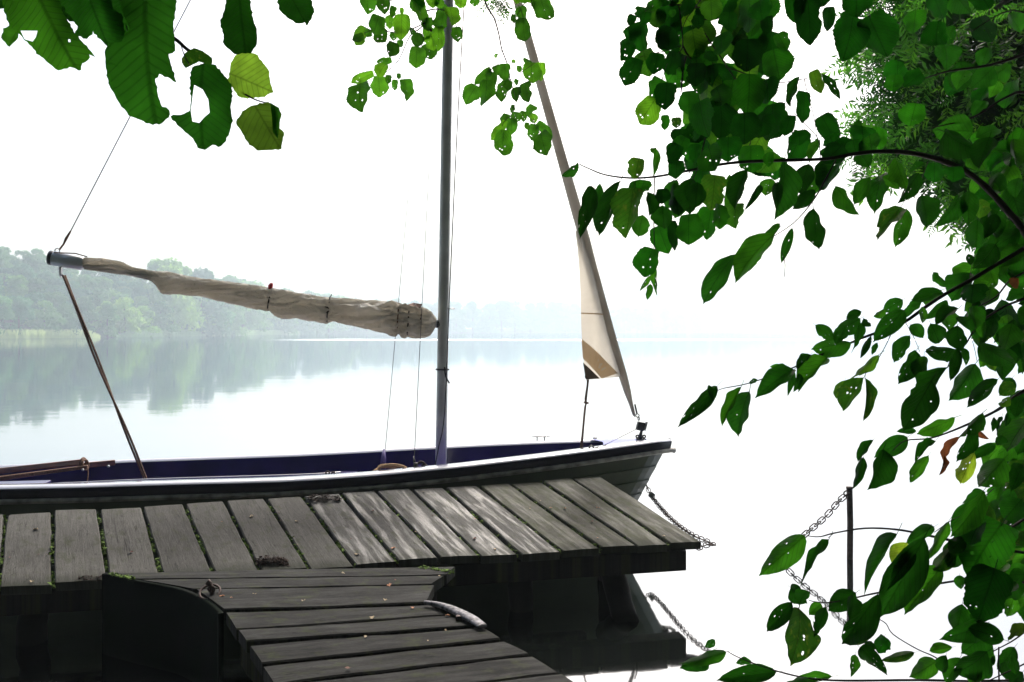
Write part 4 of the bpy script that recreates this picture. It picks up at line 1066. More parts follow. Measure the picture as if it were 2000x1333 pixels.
#LEAVES
# ---------------------------------------------------------------- leaves and branches
def inside(p, poly):
    x, y = p; c = False; n = len(poly)
    for i in range(n):
        x1, y1 = poly[i]; x2, y2 = poly[i-1]
        if (y1 > y) != (y2 > y) and x < (x2-x1)*(y-y1)/(y2-y1)+x1: c = not c
    return c
def jag(poly, amp, r, seg):
    out = []
    n = len(poly)
    for i in range(n):
        a = Vector(poly[i]); b = Vector(poly[(i+1) % n]); L = (b-a).length; k = max(1, int(L/seg)); nn = Vector((b.y-a.y, a.x-b.x)); nn = nn/max(1e-9, nn.length)
        for j in range(k):
            q = a+(b-a)*j/k+nn*(amp if j % 2 else 0)*r.uniform(-.4, 1.2)
            out.append((q.x, q.y))
    return out
def leaf_mesh(name, poly, holes, mat, fold=.25, arch=.2, twist=0, inner=5, seed=0, wavy=.03, stalk=.16):
    """flat outline in leaf units (x across, y from 0 base to 1 tip) turned into a bent surface"""
    r = random.Random(seed)
    vs = [Vector(p) for p in poly]; edges = [(i, (i+1) % len(poly)) for i in range(len(poly))]
    for h in holes:
        b = len(vs); vs += [Vector(p) for p in h]; edges += [(b+i, b+(i+1) % len(h)) for i in range(len(h))]
    xs = [p[0] for p in poly]; ys = [p[1] for p in poly]
    for j in range(inner):
        y = min(ys)+(max(ys)-min(ys))*(j+.5)/inner
        for x in (0, min(xs)*.55, max(xs)*.55):
            if inside((x, y), poly) and not any(inside((x, y), h) for h in holes): vs.append(Vector((x, y)))
    v2, e2, f2, *_ = delaunay_2d_cdt(vs, edges, [], 0, 1e-5)
    Fc = []
    for f in f2:
        c = (sum(v2[i].x for i in f)/3, sum(v2[i].y for i in f)/3)
        if inside(c, poly) and not any(inside(c, h) for h in holes): Fc.append(tuple(f))
    V = []
    ph = r.uniform(0, 6)
    for p in v2:
        x, y = p.x, p.y
        z = fold*abs(x)-arch*(y-.5)**2+wavy*math.sin(y*13+ph+x*7)*abs(x)*3
        if twist:
            a = twist*(y-.3); x, z = x*math.cos(a)-z*math.sin(a), x*math.sin(a)+z*math.cos(a)
        V.append((x, y, z))
    if stalk:
        b = len(V); z0 = -arch*.25
        V += [(-.012, .02, z0), (.012, .02, z0), (.008, -stalk, z0+.02), (-.008, -stalk, z0+.02), (0, .02, z0-.015), (0, -stalk, z0+.005)]
        Fc += [(b, b+1, b+2, b+3), (b, b+3, b+5, b+4), (b+1, b+4, b+5, b+2)]
    me = bpy.data.meshes.new(name); me.from_pydata(V, [], Fc)
    me.polygons.foreach_set("use_smooth", [True]*len(me.polygons)); me.materials.append(mat); return me
def outline(kind, r, n=13):
    pts = []
    n = 23 if kind == 'r' else 17 if kind == 'e' else n; lo = r.uniform(0, 6)
    asym = r.uniform(-.06, .06)
    for side in (1, -1):
        for i in range(n+1):
            t = i/n if side > 0 else 1-i/n
            if kind == 'e': w_ = .5*math.sin(PI*t**.85)**.8*(1-.12*t) if 0 < t < 1 else 0
            elif kind == 'n': w_ = .5*math.sin(PI*t**.7)**1.0 if 0 < t < 1 else 0
            else: w_ = .5*(math.sin(PI*min(1, t*.9+.05)**.85)**.62) if t < 1 else 0
            if kind == 'r' and t > .8: w_ = (1-t)/.2*.3+(.04 if t < .97 else 0)
            if t > .9 and kind == 'e': w_ *= (1-t)/.1*.8+.08
            jg = 0
            if kind == 'r' and 1 < i < n-1: jg = .016*(1 if i % 2 else -1)*r.uniform(-.2, 1.5)+.035*math.sin(t*7+lo)*math.sin(PI*t)
            y = t-(.07*math.sin(PI*min(1, t*4)) if kind == 'r' and t < .25 else 0)
            pts.append((side*(w_+jg+r.uniform(-.008, .008))+asym*math.sin(PI*t), y))
    out = [pts[0]]
    for p in pts[1:]:
        if (Vector(p)-Vector(out[-1])).length > .012 and (Vector(p)-Vector(out[0])).length > .012: out.append(p)
    return out
def blob(cx, cy, q, r, n=6):
    return [(cx+q*math.cos(2*PI*i/n)*r.uniform(.7, 1.2), cy+q*math.sin(2*PI*i/n)*r.uniform(.7, 1.2)) for i in range(n)]
LM = {}
def variants(key, kind, mat, n, holes=.5, foldr=(.05, .5), seed0=0):
    L = []
    for i in range(n):
        r = random.Random(seed0+i*13+len(key)); pol = outline(kind, r); hs = []
        if r.random() < holes:
            for _ in range(r.randint(1, 4)):
                hs.append(blob(r.uniform(-.24, .24), r.uniform(.3, .8), r.choice((.01, .014, .02, .035)), r, 5))
        if r.random() < holes*.5:    # bite at the rim
            k = r.randint(4, len(pol)-5); c = Vector(pol[k]); q = r.uniform(.07, .15)
            pol = [p if (Vector(p)-c).length > q else tuple(c+(Vector((0, .5))-c).normalized()*q*r.uniform(.7, 1.0)+(Vector(p)-c)*.6) for p in pol]
        hs = [h for h in hs if all(inside(p, pol) for p in h)]
        L.append(leaf_mesh("leaf", pol, hs, mat, fold=r.uniform(*foldr), arch=r.uniform(-.1, .5), twist=r.uniform(-.7, .7), seed=i, inner=4))
    LM[key] = L
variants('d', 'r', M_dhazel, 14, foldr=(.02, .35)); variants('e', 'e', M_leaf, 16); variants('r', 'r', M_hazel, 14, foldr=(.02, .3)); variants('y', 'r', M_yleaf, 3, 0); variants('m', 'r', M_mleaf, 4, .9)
variants('em', 'e', M_mleaf, 4, 1); variants('o', 'e', M_oleaf, 3, .3); variants('n', 'n', M_leaf, 5, .2); variants('ey', 'e', M_yleaf, 3, .3)
def put_leaf(root, bx, by, tx, ty, wd, d, key='e', tilt=None, roll=None):
    b = P(bx, by, d); L0 = math.hypot(tx-bx, ty-by)
    tl = R.uniform(-.45, .45) if tilt is None else tilt
    t = P(tx, ty, d+tl*L0/F*d)
    Y = t-b; L = Y.length; yd = Y/L
    view = (b-Vector((0, 0, CAM_Z))).normalized()
    X = yd.cross(view).normalized()
    ro = R.uniform(-.75, .75) if roll is None else roll
    Wd = wd/F*d/max(.82, math.cos(ro))
    if R.random() < .5: ro += PI
    X.rotate(Matrix.Rotation(ro, 3, yd)); Z = X.cross(yd)
    o = link("leaf", R.choice(LM[key]), root)
    m = Matrix((X*Wd, yd*L, Z*L)).transposed().to_4x4()
    o.matrix_local = Matrix.Translation(b-Vector(root.location)) @ m
    return o
def branch(lab, name, stems, d0, group="leafy branches hanging in front of the lake"):
    """stems: list of (pixel points, r0, r1 in px, depth0, depth1)"""
    f = stems[0]; root = thing(name, lab, "branch", P(*f[0][0], f[3]), group)
    for pts, r0, r1, da, db in stems:
        n = len(pts); W = [P(x, y, da+(db-da)*i/(n-1)) for i, (x, y) in enumerate(pts)]
        W = smoothpath(W, 4); m_ = len(W); rs = []
        for i in range(m_):
            k = i/(m_-1); d = da+(db-da)*k; rs.append((r0+(r1-r0)*k)/F*d*(1+.15*noise.noise(W[i]*40)))
        tube("stem", W, rs, M_twig, root, n=6)
    return root
def T(ox, oy, sc):
    return lambda x, y: (ox+x/sc, oy+y/sc)
def addleaves(root, tr, sc, L, dfun, dmin=0, dmax=0):
    for e in L:
        bx, by, tx, ty, wd = e[:5]; key = e[5] if len(e) > 5 else 'e'
        x0, y0 = tr(bx, by); x1, y1 = tr(tx, ty)
        put_leaf(root, x0, y0, x1, y1, wd/sc, dfun+R.uniform(-dmin, dmax), key)
def fill(root, poly, n, size, d0, d1, keys, ang=(60, 130), wr=(.45, .75)):
    xs = [p[0] for p in poly]; ys = [p[1] for p in poly]; k = 0
    while k < n:
        x = R.uniform(min(xs), max(xs)); y = R.uniform(min(ys), max(ys))
        if not inside((x, y), poly): continue
        a = rad(R.uniform(*ang)); L = R.uniform(*size)
        put_leaf(root, x-math.cos(a)*L/2, y-math.sin(a)*L/2, x+math.cos(a)*L/2, y+math.sin(a)*L/2, L*R.uniform(*wr), R.uniform(d0, d1), R.choice(keys)); k += 1

# --- big dark hazel leaves, traced one by one (top left)
s0_ = 2.857
TL = branch("large dark hazel leaves with ragged bite holes hanging in at the top left corner", "hazel_branch",
            [([(-260, -150), (80, -50), (196, 14), (262, 38), (336, 73), (367, 98), (406, 122), (444, 161), (490, 191), (518, 201)], 6, 1.2, 1.0, .86), ([(262, 38), (246, 42), (250, 65), (248, 92)], 1.4, .8, .9, .86), ([(353, 87), (360, 108), (371, 129)], 1.2, .8, .88, .86)], .9)
def traced(root, poly, holes, base, tip, d, mat, fold, arch, tilt=0, jg=7, seed=0, lab=None):
    tr = T(0, 0, s0_); r = random.Random(seed)
    poly = jag(poly, jg, r, 15)
    b = tr(*base); t = tr(*tip); L = math.hypot(t[0]-b[0], t[1]-b[1])
    ux, uy = (t[0]-b[0])/L, (t[1]-b[1])/L
    def loc(p):
        x, y = tr(*p); dx, dy = x-b[0], y-b[1]; return ((dx*(-uy)+dy*ux)/L, (dx*ux+dy*uy)/L)
    me = leaf_mesh("leaf", [loc(p) for p in poly], [[loc(p) for p in h] for h in holes], mat, fold, arch, 0, 6, seed, stalk=0)
    B = P(*b, d); Tt = P(*t, d+tilt*L/F*d); Y = Tt-B; LL = Y.length; X0 = P(b[0]-uy*100, b[1]+ux*100, d)-B; X0 = X0.normalized()
    yd = Y/LL; X = (X0-yd*X0.dot(yd)).normalized(); Z = X.cross(yd)
    o = link("leaf", me, root); sc_ = L/F*d
    o.matrix_local = Matrix.Translation(B-Vector(root.location)) @ Matrix((X*sc_, yd*LL, Z*sc_)).transposed().to_4x4()
    if lab: o["label"] = lab
    return o
traced(TL, [(0, -60), (330, -60), (345, 60), (390, 130), (430, 200), (490, 270), (525, 315), (490, 300), (485, 330), (450, 350), (440, 385), (380, 370), (325, 395), (280, 360), (220, 310), (160, 240), (130, 205), (105, 190), (60, 130), (20, 70)],
       [[(135, 185), (220, 180), (210, 215), (190, 238), (150, 228)], [(382, 222), (394, 222), (394, 236), (382, 236)]], (180, -80), (420, 390), .84, M_thazel, .12, .2, seed=1)
traced(TL, [(60, 135), (105, 190), (90, 230), (50, 262), (10, 215), (20, 180)], [], (110, 150), (45, 262), .86, M_thazel, .1, .1, seed=2)
traced(TL, [(330, -60), (600, -60), (640, 60), (700, 100), (690, 240), (640, 245), (595, 258), (560, 220), (520, 175), (495, 225), (430, 200), (437, 150), (400, 92), (370, 45), (325, 50)], [], (480, -60), (600, 260), .87, M_thazel, .15, .1, seed=3)
traced(TL, [(-60, -80), (340, -80), (420, 20), (480, 90), (430, 130), (330, 90), (200, 60), (60, 60), (-40, 40)], [], (-60, -60), (440, 120), .9, M_thazel, .15, .1, seed=12)
traced(TL, [(640, -60), (980, -60), (990, 60), (970, 120), (965, 180), (985, 290), (950, 310), (965, 370), (985, 450), (990, 465), (940, 435), (890, 415), (865, 440), (875, 530), (895, 590), (935, 610), (930, 650), (885, 680), (815, 680), (730, 650), (680, 600), (650, 540), (610, 470), (590, 380), (595, 300), (620, 260), (690, 240), (720, 150), (680, 80)],
       [], (790, -60), (850, 690), .83, M_thazel, .1, .25, seed=4)
traced(TL, [(560, -60), (860, -60), (900, 40), (880, 160), (760, 260), (700, 235), (640, 150), (600, 50)], [], (700, -60), (740, 260), .88, M_thazel, .1, .15, seed=14)
traced(TL, [(1060, 370), (1110, 345), (1180, 350), (1230, 400), (1290, 470), (1305, 560), (1300, 660), (1280, 740), (1250, 800), (1230, 815), (1180, 805), (1130, 830), (1090, 820), (1070, 770), (1010, 715), (965, 658), (1030, 640), (1058, 622), (1068, 540), (1062, 450)],
       [[(1084, 475), (1130, 500), (1165, 560), (1170, 630), (1140, 655), (1110, 686), (1075, 680), (1066, 622), (1076, 540)]], (1120, 340), (1120, 835), .85, M_thazel, .12, .3, seed=5)
traced(TL, [(1015, 350), (1030, 300), (1080, 268), (1130, 285), (1190, 330), (1180, 370), (1110, 345), (1060, 370), (1040, 385)], [], (1100, 380), (1080, 268), .88, M_mleaf, .1, .1, seed=6, jg=2)
traced(TL, [(1265, -60), (1385, -60), (1410, 90), (1440, 170), (1435, 250), (1400, 300), (1350, 296), (1310, 305), (1260, 260), (1255, 200), (1235, 140), (1260, 70)], [], (1330, -60), (1370, 305), .84, M_thazel, .2, .1, seed=7)
traced(TL, [(1350, 295), (1430, 310), (1500, 390), (1510, 470), (1525, 515), (1460, 545), (1350, 550), (1310, 510), (1275, 460), (1285, 350), (1310, 310)], [], (1280, 410), (1525, 515), .88, M_yleaf, .12, .1, seed=8, lab="bright yellow green leaf")
traced(TL, [(1400, 590), (1500, 572), (1550, 600), (1575, 640), (1562, 720), (1585, 740), (1570, 830), (1500, 840), (1440, 845), (1380, 790), (1340, 720), (1325, 690), (1350, 620)], [], (1415, 580), (1570, 845), .87, M_yleaf, .12, .1, seed=9, lab="yellow green leaf with a rolled edge")
traced(TL, [(1510, 575), (1560, 605), (1572, 650), (1562, 700), (1550, 775), (1525, 740), (1520, 660)], [], (1530, 575), (1545, 778), .862, M_thazel, .5, .1, seed=10, jg=1)
traced(TL, [(1535, -60), (1720, -60), (1755, 70), (1740, 110), (1710, 145), (1700, 125), (1670, 135), (1620, 115), (1570, 70)], [], (1600, -60), (1712, 145), .86, M_thazel, .15, .1, seed=11)

# --- small round leaves in front of the mast
t2 = T(650, 0, 3.333)
def tp(tr, L): return [tr(*p) for p in L]
HZ = branch("sprays of small round hazel leaves left of the mast top", "hazel_branch",
   [(tp(t2, [(560, -500), (570, -50), (600, 110), (640, 200)]), 7, 3, 2.5, 2.3), (tp(t2, [(600, 120), (575, 180), (500, 240), (430, 390), (350, 470), (300, 500)]), 1.5, .6, 2.35, 2.3), (tp(t2, [(600, 150), (500, 195), (380, 210), (280, 190), (200, 220)]), 1.3, .6, 2.3, 2.3), (tp(t2, [(580, 80), (680, 60), (760, 90), (810, 180)]), 1.6, .7, 2.35, 2.3), (tp(t2, [(570, -60), (450, -10), (330, 5), (230, -10)]), 1.6, .8, 2.4, 2.3)], 2.3)
addleaves(HZ, t2, 3.333, [(230, -60, 225, 98, 125, 'r'), (330, -40, 335, 90, 85, 'r'), (300, 100, 265, 225, 115, 'r'), (215, 180, 150, 300, 95, 'm'), (200, 230, 125, 265, 55, 'r'), (330, 190, 290, 290, 85, 'r'), (240, 190, 225, 245, 50, 'r'), (370, 95, 370, 190, 60, 'r'), (400, 40, 385, 115, 50, 'r'), (450, 50, 450, 100, 30, 'r'), (450, 90, 445, 265, 118, 'r'), (400, 275, 370, 370, 88, 'r'), (440, 262, 440, 312, 50, 'r'), (395, 212, 395, 268, 50, 'r'), (520, 183, 512, 225, 40, 'r'), (555, 212, 545, 312, 82, 'r'), (550, 305, 540, 447, 118, 'r'), (620, 280, 640, 388, 112, 'r'), (640, 230, 660, 332, 95, 'r'), (540, -20, 600, 185, 90, 'r'), (520, -60, 560, 90, 90, 'r'), (625, 115, 620, 205, 72, 'r'), (690, 170, 690, 335, 85, 'r'), (720, 80, 700, 205, 92, 'r'), (765, 45, 785, 168, 118, 'r'), (710, 35, 700, 120, 80, 'r'), (640, 170, 600, 260, 70, 'r'), (650, -30, 650, 55, 85, 'r'), (805, 175, 820, 278, 78, 'r'), (840, -40, 830, 58, 88, 'r'), (690, -30, 700, 60, 60, 'r'),
  (380, 395, 280, 412, 50, 'r'), (340, 415, 290, 498, 82, 'r'), (258, 480, 112, 545, 62, 'r'), (170, 535, 178, 722, 150, 'r'), (300, 495, 305, 638, 112, 'r'), (360, 488, 360, 548, 45, 'r'), (405, 518, 402, 592, 45, 'r'), (430, 478, 430, 518, 32, 'r'), (470, 515, 487, 662, 96, 'r')], 2.3, .12, .12)
HC = branch("drooping twig of round leaves between the mast and the forestay", "hazel_branch",
   [(tp(t2, [(960, -300), (990, 0), (1050, 120), (1080, 220), (1100, 320), (1140, 430), (1155, 520), (1180, 600), (1192, 672)]), 2, .6, 2.4, 2.2), (tp(t2, [(1100, 320), (1085, 400), (1050, 440), (980, 480), (930, 550)]), .7, .5, 2.3, 2.25), (tp(t2, [(1155, 520), (1230, 470), (1320, 410)]), .7, .5, 2.25, 2.25), (tp(t2, [(1190, 670), (1160, 750), (1110, 800), (1100, 860)]), .6, .5, 2.2, 2.2), (tp(t2, [(1190, 670), (1250, 740), (1310, 800), (1350, 870)]), .6, .5, 2.2, 2.2)], 2.3)
addleaves(HC, t2, 3.333, [(1035, 455, 925, 548, 75, 'r'), (935, 555, 862, 680, 118, 'r'), (1008, 530, 985, 702, 112, 'r'), (1045, 472, 1035, 558, 68, 'r'), (1060, 425, 1080, 492, 62, 'r'), (1120, 415, 1120, 532, 88, 'r'), (1128, 520, 1100, 668, 82, 'r'), (1150, 525, 1132, 592, 62, 'r'), (1200, 518, 1190, 562, 36, 'r'), (1190, 565, 1195, 662, 66, 'r'), (1250, 535, 1272, 668, 90, 'r'), (1270, 385, 1272, 432, 72, 'r'), (1290, 405, 1300, 545, 122, 'r'), (1350, 408, 1350, 532, 90, 'r'), (1215, 428, 1215, 474, 38, 'r'), (1065, 348, 1062, 380, 26, 'r'), (1170, 388, 1182, 416, 26, 'r'), (1020, 445, 1010, 500, 40, 'r'),
  (1170, 682, 1165, 738, 35, 'r'), (1310, 686, 1265, 762, 70, 'r'), (1290, 745, 1322, 802, 55, 'r'), (1240, 725, 1240, 797, 52, 'r'), (1200, 730, 1190, 802, 72, 'r'), (1135, 745, 1100, 800, 60, 'r'), (1165, 770, 1160, 882, 76, 'r'), (1125, 785, 1030, 915, 60, 'r'), (1110, 858, 1102, 1028, 126, 'r'), (1265, 800, 1265, 848, 36, 'r'), (1310, 808, 1290, 918, 78, 'r'), (1330, 800, 1430, 898, 66, 'r'), (1350, 865, 1390, 1012, 126, 'r'), (1010, -60, 1000, 10, 60, 'r'), (930, -30, 922, 42, 64, 'r')], 2.25, .1, .1)
HR = branch("few round leaves hanging over the top of the forestay", "hazel_branch", [(tp(t2, [(1450, -400), (1330, -60), (1250, 20), (1200, 100)]), 2.5, .7, 2.4, 2.2), (tp(t2, [(1250, 20), (1290, 40), (1340, 20)]), .8, .6, 2.2, 2.2), (tp(t2, [(1225, 60), (1240, 130)]), .7, .5, 2.2, 2.2)], 2.2)
addleaves(HR, t2, 3.333, [(1215, 42, 1245, 132, 78, 'r'), (1180, 95, 1180, 158, 38, 'r'), (1235, 122, 1250, 278, 106, 'r'), (1250, -40, 1260, 22, 92, 'r'), (1310, 0, 1312, 78, 58, 'r'), (1350, -10, 1402, 145, 132, 'r'), (1290, -40, 1300, 25, 80, 'r'), (1200, -40, 1195, 30, 60, 'r')], 2.2, .05, .05)
# feathery tuft at the top
def frond_mesh(seed, n=8, blades=True):
    r = random.Random(seed); V = []; Fc = []
    b = 0; V += [(-.006, 0, 0), (.006, 0, 0), (0, 1, -.05)]; Fc.append((0, 1, 2))
    for i in range(n):
        y = .12+.84*i/n
        for sd_ in (-1, 1):
            L = .3*(1-.55*abs(y-.45))*r.uniform(.8, 1.15); w_ = L*.26; a = rad(r.uniform(38, 62)); ux, uy = math.sin(a)*sd_, math.cos(a)
            z = r.uniform(-.06, .06); dz = -r.uniform(0, .12); k = len(V)
            V += [(0, y, 0), (ux*L*.45-uy*w_*.5*sd_, y+uy*L*.45+abs(ux)*w_*.5, z), (ux*L, y+uy*L, dz), (ux*L*.5+uy*w_*.5*sd_, y+uy*L*.5-abs(ux)*w_*.5, z+.02)]
            Fc.append((k, k+1, k+2, k+3))
    k = len(V); V += [(0, .95, 0), (.04, 1.08, 0), (0, 1.25, -.08), (-.04, 1.08, 0)]; Fc.append((k, k+1, k+2, k+3))
    me = bpy.data.meshes.new("frond"); me.from_pydata([tuple(v) for v in V], [], Fc); me.materials.append(M_frond); return me
FR = [frond_mesh(i, 7+i % 3) for i in range(8)]
def put_frond(root, x, y, ang, L, d, tilt=None):
    b = P(x, y, d); tl = R.uniform(-.5, .5) if tilt is None else tilt
    t = P(x+math.cos(ang)*L, y+math.sin(ang)*L, d+tl*L/F*d)
    Y = (t-b); LL = Y.length; yd = Y/LL; X = yd.cross((b-Vector((0, 0, CAM_Z))).normalized()).normalized(); X.rotate(Matrix.Rotation(R.uniform(-.7, .7), 3, yd)); Z = X.cross(yd)
    o = link("frond", R.choice(FR), root)
    o.matrix_local = Matrix.Translation(b-Vector(root.location)) @ Matrix((X*LL, yd*LL, Z*LL)).transposed().to_4x4(); return o
TU = branch("small tuft of narrow feathery leaves at the top edge right of the mast", "rowan_twig", [([(955, -120), (965, -10), (972, 20)], 1.5, .7, 3.0, 3.0), ([(940, -80), (1000, -10)], 1, .6, 3.0, 3.0)], 3)
TU["category"] = "twig"; del TU["group"]
for i in range(26): put_frond(TU, R.uniform(925, 1010), R.uniform(-30, 12), rad(R.uniform(50, 140)), R.uniform(22, 40), R.uniform(2.9, 3.1))

# --- large mass of round leaves, upper right of centre
t3 = T(1150, 0, 4.444)
MA = branch("dense dark green mass of overlapping round leaves at the top right of centre", "hazel_branch",
  [([(1900, -420), (1560, -120), (1400, 10), (1372, 60), (1340, 110), (1330, 180)], 6, 1.5, 2.3, 1.9), (tp(t3, [(780, 40), (800, 200), (815, 400), (760, 480), (680, 560), (640, 690)]), 1.6, .6, 1.95, 1.85), (tp(t3, [(970, 0), (900, 100), (850, 160), (800, 280)]), 1.2, .7, 1.9, 1.9), (tp(t3, [(815, 400), (900, 520), (1100, 560), (1300, 620), (1600, 720), (1900, 680)]), 2, .8, 1.95, 1.95), (tp(t3, [(800, 400), (680, 440), (540, 470), (430, 500)]), 1.2, .6, 1.9, 1.85), (tp(t3, [(1870, 690), (1900, 820), (1950, 1000), (1985, 1220)]), .9, .6, 1.8, 1.8), ([(1400, 20), (1300, 10), (1235, 40), (1225, 60)], 1.5, .6, 1.95, 1.9), ([(1372, 60), (1450, 180), (1470, 260), (1440, 330)], 1.5, .8, 2.0, 1.9)], 1.9)
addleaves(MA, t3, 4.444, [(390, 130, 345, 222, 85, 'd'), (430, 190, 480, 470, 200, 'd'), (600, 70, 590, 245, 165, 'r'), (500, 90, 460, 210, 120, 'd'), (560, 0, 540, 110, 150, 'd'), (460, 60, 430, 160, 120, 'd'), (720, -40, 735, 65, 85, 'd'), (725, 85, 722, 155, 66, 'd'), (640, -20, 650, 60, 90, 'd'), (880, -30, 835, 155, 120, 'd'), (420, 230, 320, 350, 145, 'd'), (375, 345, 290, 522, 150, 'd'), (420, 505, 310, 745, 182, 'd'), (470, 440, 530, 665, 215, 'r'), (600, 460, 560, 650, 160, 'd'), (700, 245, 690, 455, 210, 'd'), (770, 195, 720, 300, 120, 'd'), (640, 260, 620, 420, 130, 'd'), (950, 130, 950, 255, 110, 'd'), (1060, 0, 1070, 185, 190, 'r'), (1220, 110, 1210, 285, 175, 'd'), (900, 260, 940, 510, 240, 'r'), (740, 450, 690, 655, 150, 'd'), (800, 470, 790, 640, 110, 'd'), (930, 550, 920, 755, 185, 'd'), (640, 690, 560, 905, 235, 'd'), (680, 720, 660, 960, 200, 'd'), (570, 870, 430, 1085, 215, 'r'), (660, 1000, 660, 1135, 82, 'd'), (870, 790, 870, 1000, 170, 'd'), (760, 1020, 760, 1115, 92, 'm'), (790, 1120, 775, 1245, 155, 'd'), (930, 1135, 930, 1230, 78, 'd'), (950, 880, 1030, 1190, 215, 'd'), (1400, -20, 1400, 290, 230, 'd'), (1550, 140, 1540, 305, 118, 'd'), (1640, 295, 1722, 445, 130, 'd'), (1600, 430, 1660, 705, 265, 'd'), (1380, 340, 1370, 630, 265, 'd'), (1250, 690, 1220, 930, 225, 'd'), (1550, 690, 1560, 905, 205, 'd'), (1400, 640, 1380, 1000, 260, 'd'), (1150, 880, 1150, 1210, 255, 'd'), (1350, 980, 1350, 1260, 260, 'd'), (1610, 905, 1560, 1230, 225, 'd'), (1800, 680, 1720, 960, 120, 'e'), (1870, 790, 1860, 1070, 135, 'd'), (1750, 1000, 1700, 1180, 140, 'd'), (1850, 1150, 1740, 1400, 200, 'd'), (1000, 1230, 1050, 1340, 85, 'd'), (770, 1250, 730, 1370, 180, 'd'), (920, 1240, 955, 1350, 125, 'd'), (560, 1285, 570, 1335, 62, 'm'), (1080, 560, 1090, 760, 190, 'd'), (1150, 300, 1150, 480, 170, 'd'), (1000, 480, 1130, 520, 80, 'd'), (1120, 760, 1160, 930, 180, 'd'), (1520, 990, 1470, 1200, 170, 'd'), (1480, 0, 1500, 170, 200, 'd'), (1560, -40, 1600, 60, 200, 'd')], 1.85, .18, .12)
fill(MA, [(1300, 0), (1510, 0), (1500, 120), (1520, 240), (1530, 330), (1330, 330), (1350, 200), (1290, 100)], 85, (36, 62), 1.95, 2.35, ['d', 'd', 'r'], (50, 130), (.75, .95))
t4 = T(1550, 0, 4.444)
MB = branch("big overlapping leaves hanging from the top edge left of the feathery tree", "hazel_branch", [([(1760, -300), (1640, -40), (1600, 10)], 4, 1.2, 1.7, 1.5), ([(1640, -40), (1690, 10), (1700, 35)], 2, .8, 1.6, 1.5)], 1.5)
addleaves(MB, t4, 4.444, [(120, -60, 150, 395, 240, 'd'), (20, -100, 20, 200, 200, 'd'), (310, 60, 300, 275, 115, 'd'), (540, -120, 550, 140, 270, 'd'), (530, 120, 440, 525, 275, 'd'), (650, 140, 815, 495, 300, 'd'), (230, -60, 260, 60, 180, 'd')], 1.5, .04, .08)

# --- long arching branch with hanging leaves
t5 = T(1100, 270, 4.04); t6 = T(1550, 270, 4.04)
arch_pts = tp(t5, [(125, 205), (200, 240), (330, 290), (520, 315), (730, 305), (1000, 255), (1300, 200), (1600, 180)])+tp(t6, [(0, 180), (250, 165), (480, 125), (700, 105), (900, 115), (1080, 150), (1250, 210), (1400, 290), (1550, 420), (1700, 590), (1818, 740), (2200, 1400)])
arch_pts = arch_pts[:8]+arch_pts[9:]
AR = branch("long arching branch with drooping pointed leaves reaching left to the forestay", "alder_branch",
  [(arch_pts[::-1], 7, .9, 1.7, 1.55), (tp(t6, [(330, 180), (250, 330), (150, 500), (0, 670), (-180, 790)]), 1.8, .8, 1.6, 1.5), (tp(t5, [(1120, 0), (1060, 240), (1000, 360), (950, 490)]), 1.6, .7, 1.6, 1.6), (tp(t5, [(720, 310), (715, 600), (720, 840), (735, 900), (710, 1010)]), 1.2, .7, 1.6, 1.55), (tp(t5, [(1010, 260), (900, 330), (730, 375)]), .8, .5, 1.6, 1.6), (tp(t6, [(1060, 190), (1000, 350), (970, 440)]), 1, .7, 1.65, 1.65), (tp(t6, [(850, 100), (720, 240), (640, 330)]), .8, .6, 1.65, 1.65), (tp(t5, [(1725, 900), (1750, 990), (1745, 1095)]), .8, .6, 1.5, 1.5), (tp(t6, [(0, -200), (150, -50), (200, 30), (210, 165)]), .7, 1, 1.65, 1.65)], 1.6)
